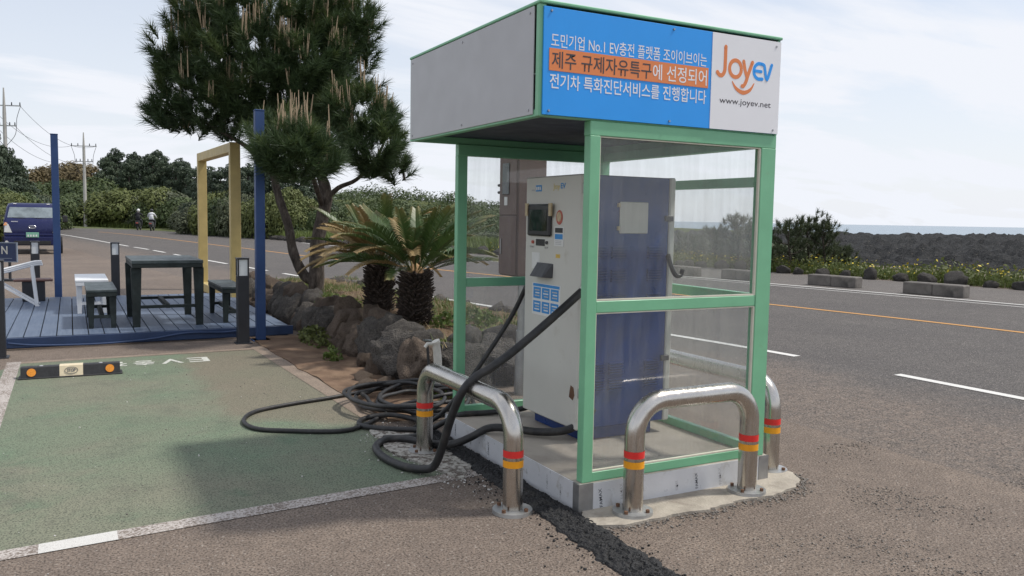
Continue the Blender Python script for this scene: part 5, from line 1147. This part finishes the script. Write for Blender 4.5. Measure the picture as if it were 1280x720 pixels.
# ------------------------------------------------------------------ two riders on scooters
def skin_mesh(verts, edges, radii, mats, pick):
    me = bpy.data.meshes.new('body'); me.from_pydata(verts, edges, []); o = bpy.data.objects.new('body', me); COL.objects.link(o)
    mo = o.modifiers.new('s', 'SKIN'); sl_ = me.skin_vertices[0].data if me.skin_vertices else None
    if sl_ is None:
        bm = bmesh.new(); bm.from_mesh(me); bm.verts.layers.skin.verify(); bm.to_mesh(me); bm.free(); sl_ = me.skin_vertices[0].data
    for i, r_ in enumerate(radii): sl_[i].radius = (r_, r_) if not hasattr(r_, '__len__') else r_
    sl_[0].use_root = True
    sb = o.modifiers.new('u', 'SUBSURF'); sb.levels = 2; sb.render_levels = 2
    bpy.context.view_layer.update(); ev = bpy.data.meshes.new_from_object(o.evaluated_get(bpy.context.evaluated_depsgraph_get())); bpy.data.objects.remove(o)
    for m_ in mats: ev.materials.append(m_)
    for f in ev.polygons: f.material_index = pick(f.center); f.use_smooth = True
    return ev
def rider(px, d, lab_p, lab_s, shirt, helmet, body_m):
    p = bearing(px, d); p.z = .004; i = min(range(len(WL)), key=lambda k: (WL[k]-p).length); ang = math.atan2(-FWD.x, FWD.y) + R(14)
    s = empty('scooter', p, ang, lab_s, 'scooter', 'scooters riding away')
    for y in (-.62, .62):
        w_ = MB(); w_.tube([(0, y + .21*math.cos(a), .25 + .21*math.sin(a)) for a in [2*math.pi*k/20 for k in range(21)]], .05, 8, False); wo = w_.build('wheel', M['tyre'], s, 'full'); MB().cyl((-.03, y, .25), .15, .06, 16, None, 'x').build('rim', M['galv'], wo)
    loft([ring(.30, .13, -.75, .1, .05), ring(.50, .17, -.85, .05, .07), ring(.70, .15, -.80, -.05, .07), ring(.74, .11, -.72, -.1, .06)], body_m, 'rear_body', s); MB().box((-.13, -.05, .24), (.13, .42, .32), None, .03).build('foot_board', body_m, s)
    loft([ring(.30, .16, .40, .52, .04), ring(.75, .19, .46, .60, .05), ring(.98, .12, .46, .58, .04)], body_m, 'front_shield', s); MB().box((-.14, -.72, .741), (.14, -.05, .80), None, .03).build('seat', M['black_plastic'], s)
    MB().bar((-.34, .42, 1.03), (.34, .42, 1.03), .03, .03).build('handlebar', M['black_plastic'], s); MB().box((-.09, -.90, .55), (.09, -.86, .64), None, .01).build('tail_light', M['sticker_red'], s); MB().tube([(0, .62, .25), (0, .50, .95)], .03, 8).build('fork', M['galv'], s)
    pr = empty('person', p, ang, lab_p, 'person', 'scooter riders')
    V = [(0, -.35, .88), (0, -.33, 1.08), (0, -.27, 1.30), (0, -.22, 1.42), (0, -.18, 1.52), (.10, -.30, .86), (.17, .08, .84), (.14, .12, .42), (.14, .24, .36), (-.10, -.30, .86), (-.17, .08, .84), (-.14, .12, .42), (-.14, .24, .36), (.19, -.24, 1.38), (.30, -.05, 1.16), (.30, .32, 1.06), (.30, .41, 1.05), (-.19, -.24, 1.38), (-.30, -.05, 1.16), (-.30, .32, 1.06), (-.30, .41, 1.05)]
    Ed = [(0, 1), (1, 2), (2, 3), (3, 4), (0, 5), (5, 6), (6, 7), (7, 8), (0, 9), (9, 10), (10, 11), (11, 12), (3, 13), (13, 14), (14, 15), (15, 16), (3, 17), (17, 18), (18, 19), (19, 20)]
    Ra = [(.17, .12), (.16, .12), (.18, .12), (.13, .10), .06, .11, .085, .06, .05, .11, .085, .06, .05, .075, .055, .04, .04, .075, .055, .04, .04]
    link('body', skin_mesh(V, Ed, Ra, [M['cloth_dark'], shirt, M['skin']], lambda c: 2 if (c.y > .30 and c.z > .95) or c.z > 1.50 else (1 if c.z > .93 and (c.y < .2 or c.z > .9) else 0)), pr)
    hb = bmesh.new(); bmesh.ops.create_uvsphere(hb, u_segments=16, v_segments=12, radius=.145)
    for v in hb.verts: v.co = Vector((v.co.x*.9, v.co.y*1.05, v.co.z*1.0))
    me = bpy.data.meshes.new('helmet'); hb.to_mesh(me); hb.free(); me.materials.append(helmet); me.polygons.foreach_set('use_smooth', [True]*len(me.polygons)); h_ = link('helmet', me, pr, (0, -.15, 1.64)); MB().box((-.10, .10, -.05), (.10, .145, .04), None, .02).build('visor', M['screen'], h_)
rider(173.5, 70, 'scooter rider in dark jacket and white helmet riding toward the bend', 'dark scooter carrying the rider with the white helmet', M['cloth_dark'], M['sticker_white'], M['black_plastic'])
rider(190, 68, 'scooter rider in white shirt and dark helmet riding toward the bend', 'black and grey scooter carrying the rider in white', M['cloth_white'], M['black_plastic'], M['grey_plastic'])

# ------------------------------------------------------------------ loose gravel and litter on the forecourt
def gravel(name, n, spot, smin, smax, mat, label, seed):
    q = random.Random(seed); bm = bmesh.new(); bmesh.ops.create_icosphere(bm, subdivisions=1, radius=1); bv = np.array([tuple(v.co) for v in bm.verts]); bm.verts.index_update(); bf = np.array([[v.index for v in f.verts] for f in bm.faces]); bm.free(); VV = []; FF = []
    rs = np.random.RandomState(seed)
    for i in range(n):
        x, y = spot(q); s = smin*(smax/smin)**(q.random()**2.2); v = bv*(1 + .35*rs.randn(len(bv), 1)*.5)*np.array([1, q.uniform(.6, 1), q.uniform(.45, .8)])*s; a = q.uniform(0, 6.28); ca, sa = math.cos(a), math.sin(a)
        v = np.stack([v[:, 0]*ca - v[:, 1]*sa + x, v[:, 0]*sa + v[:, 1]*ca + y, v[:, 2] + s*.3 + .002], 1); FF.append(bf + len(VV)*len(bv)); VV.append(v)
    tag(link(name, fast_mesh(name, np.vstack(VV), np.vstack(FF), [mat])), label, 'gravel', kind='stuff')
def gs(q):
    while True:
        x, y = q.uniform(-.6, 3.4), q.uniform(-1.9, .4)
        if y > -.3 and x < 1.55: continue
        if q.random() < max(.02, noise.noise(Vector((x*1.5, y*2.0, 1)))*1.6): return x, y
gravel('loose_gravel', 5200, gs, .0018, .0065, M['pebble'], 'loose dark gravel scattered over the asphalt by the footing', 2)
def ge(q):
    t = q.random(); i = int(t*(len(pp)*.62)); p = pp[i]; return p[0] + q.gauss(0, .02), p[1] - abs(q.gauss(0, .045))
gravel('footing_crumbs', 1100, ge, .002, .010, M['pebble'], 'dark crumbs of broken asphalt along the ragged footing edge', 3)
gravel('white_grit', 700, lambda q: (-.33 + q.gauss(0, .11), 1.3 + q.gauss(0, .42)), .003, .010, M['pebble_white'], 'white grit strewn round the foot of the hoop bollard', 4)
gravel('trench_crumbs', 1600, lambda q: (-.15 + q.gauss(0, .11), q.uniform(-1.5, 1.6)), .003, .009, M['fresh_asphalt'], 'black asphalt crumbs along the trench edge', 5)
gravel('bay_specks', 500, lambda q: (q.uniform(-3.4, -.3), q.uniform(-.6, 5.6)), .002, .007, M['pebble'], 'scattered dark specks of grit over the green bay', 6)
gravel('bay_chips', 90, lambda q: (q.uniform(-3.4, -.3), q.uniform(-.6, 5.6)), .003, .009, M['pebble_white'], 'few pale chips scattered over the green bay', 7)
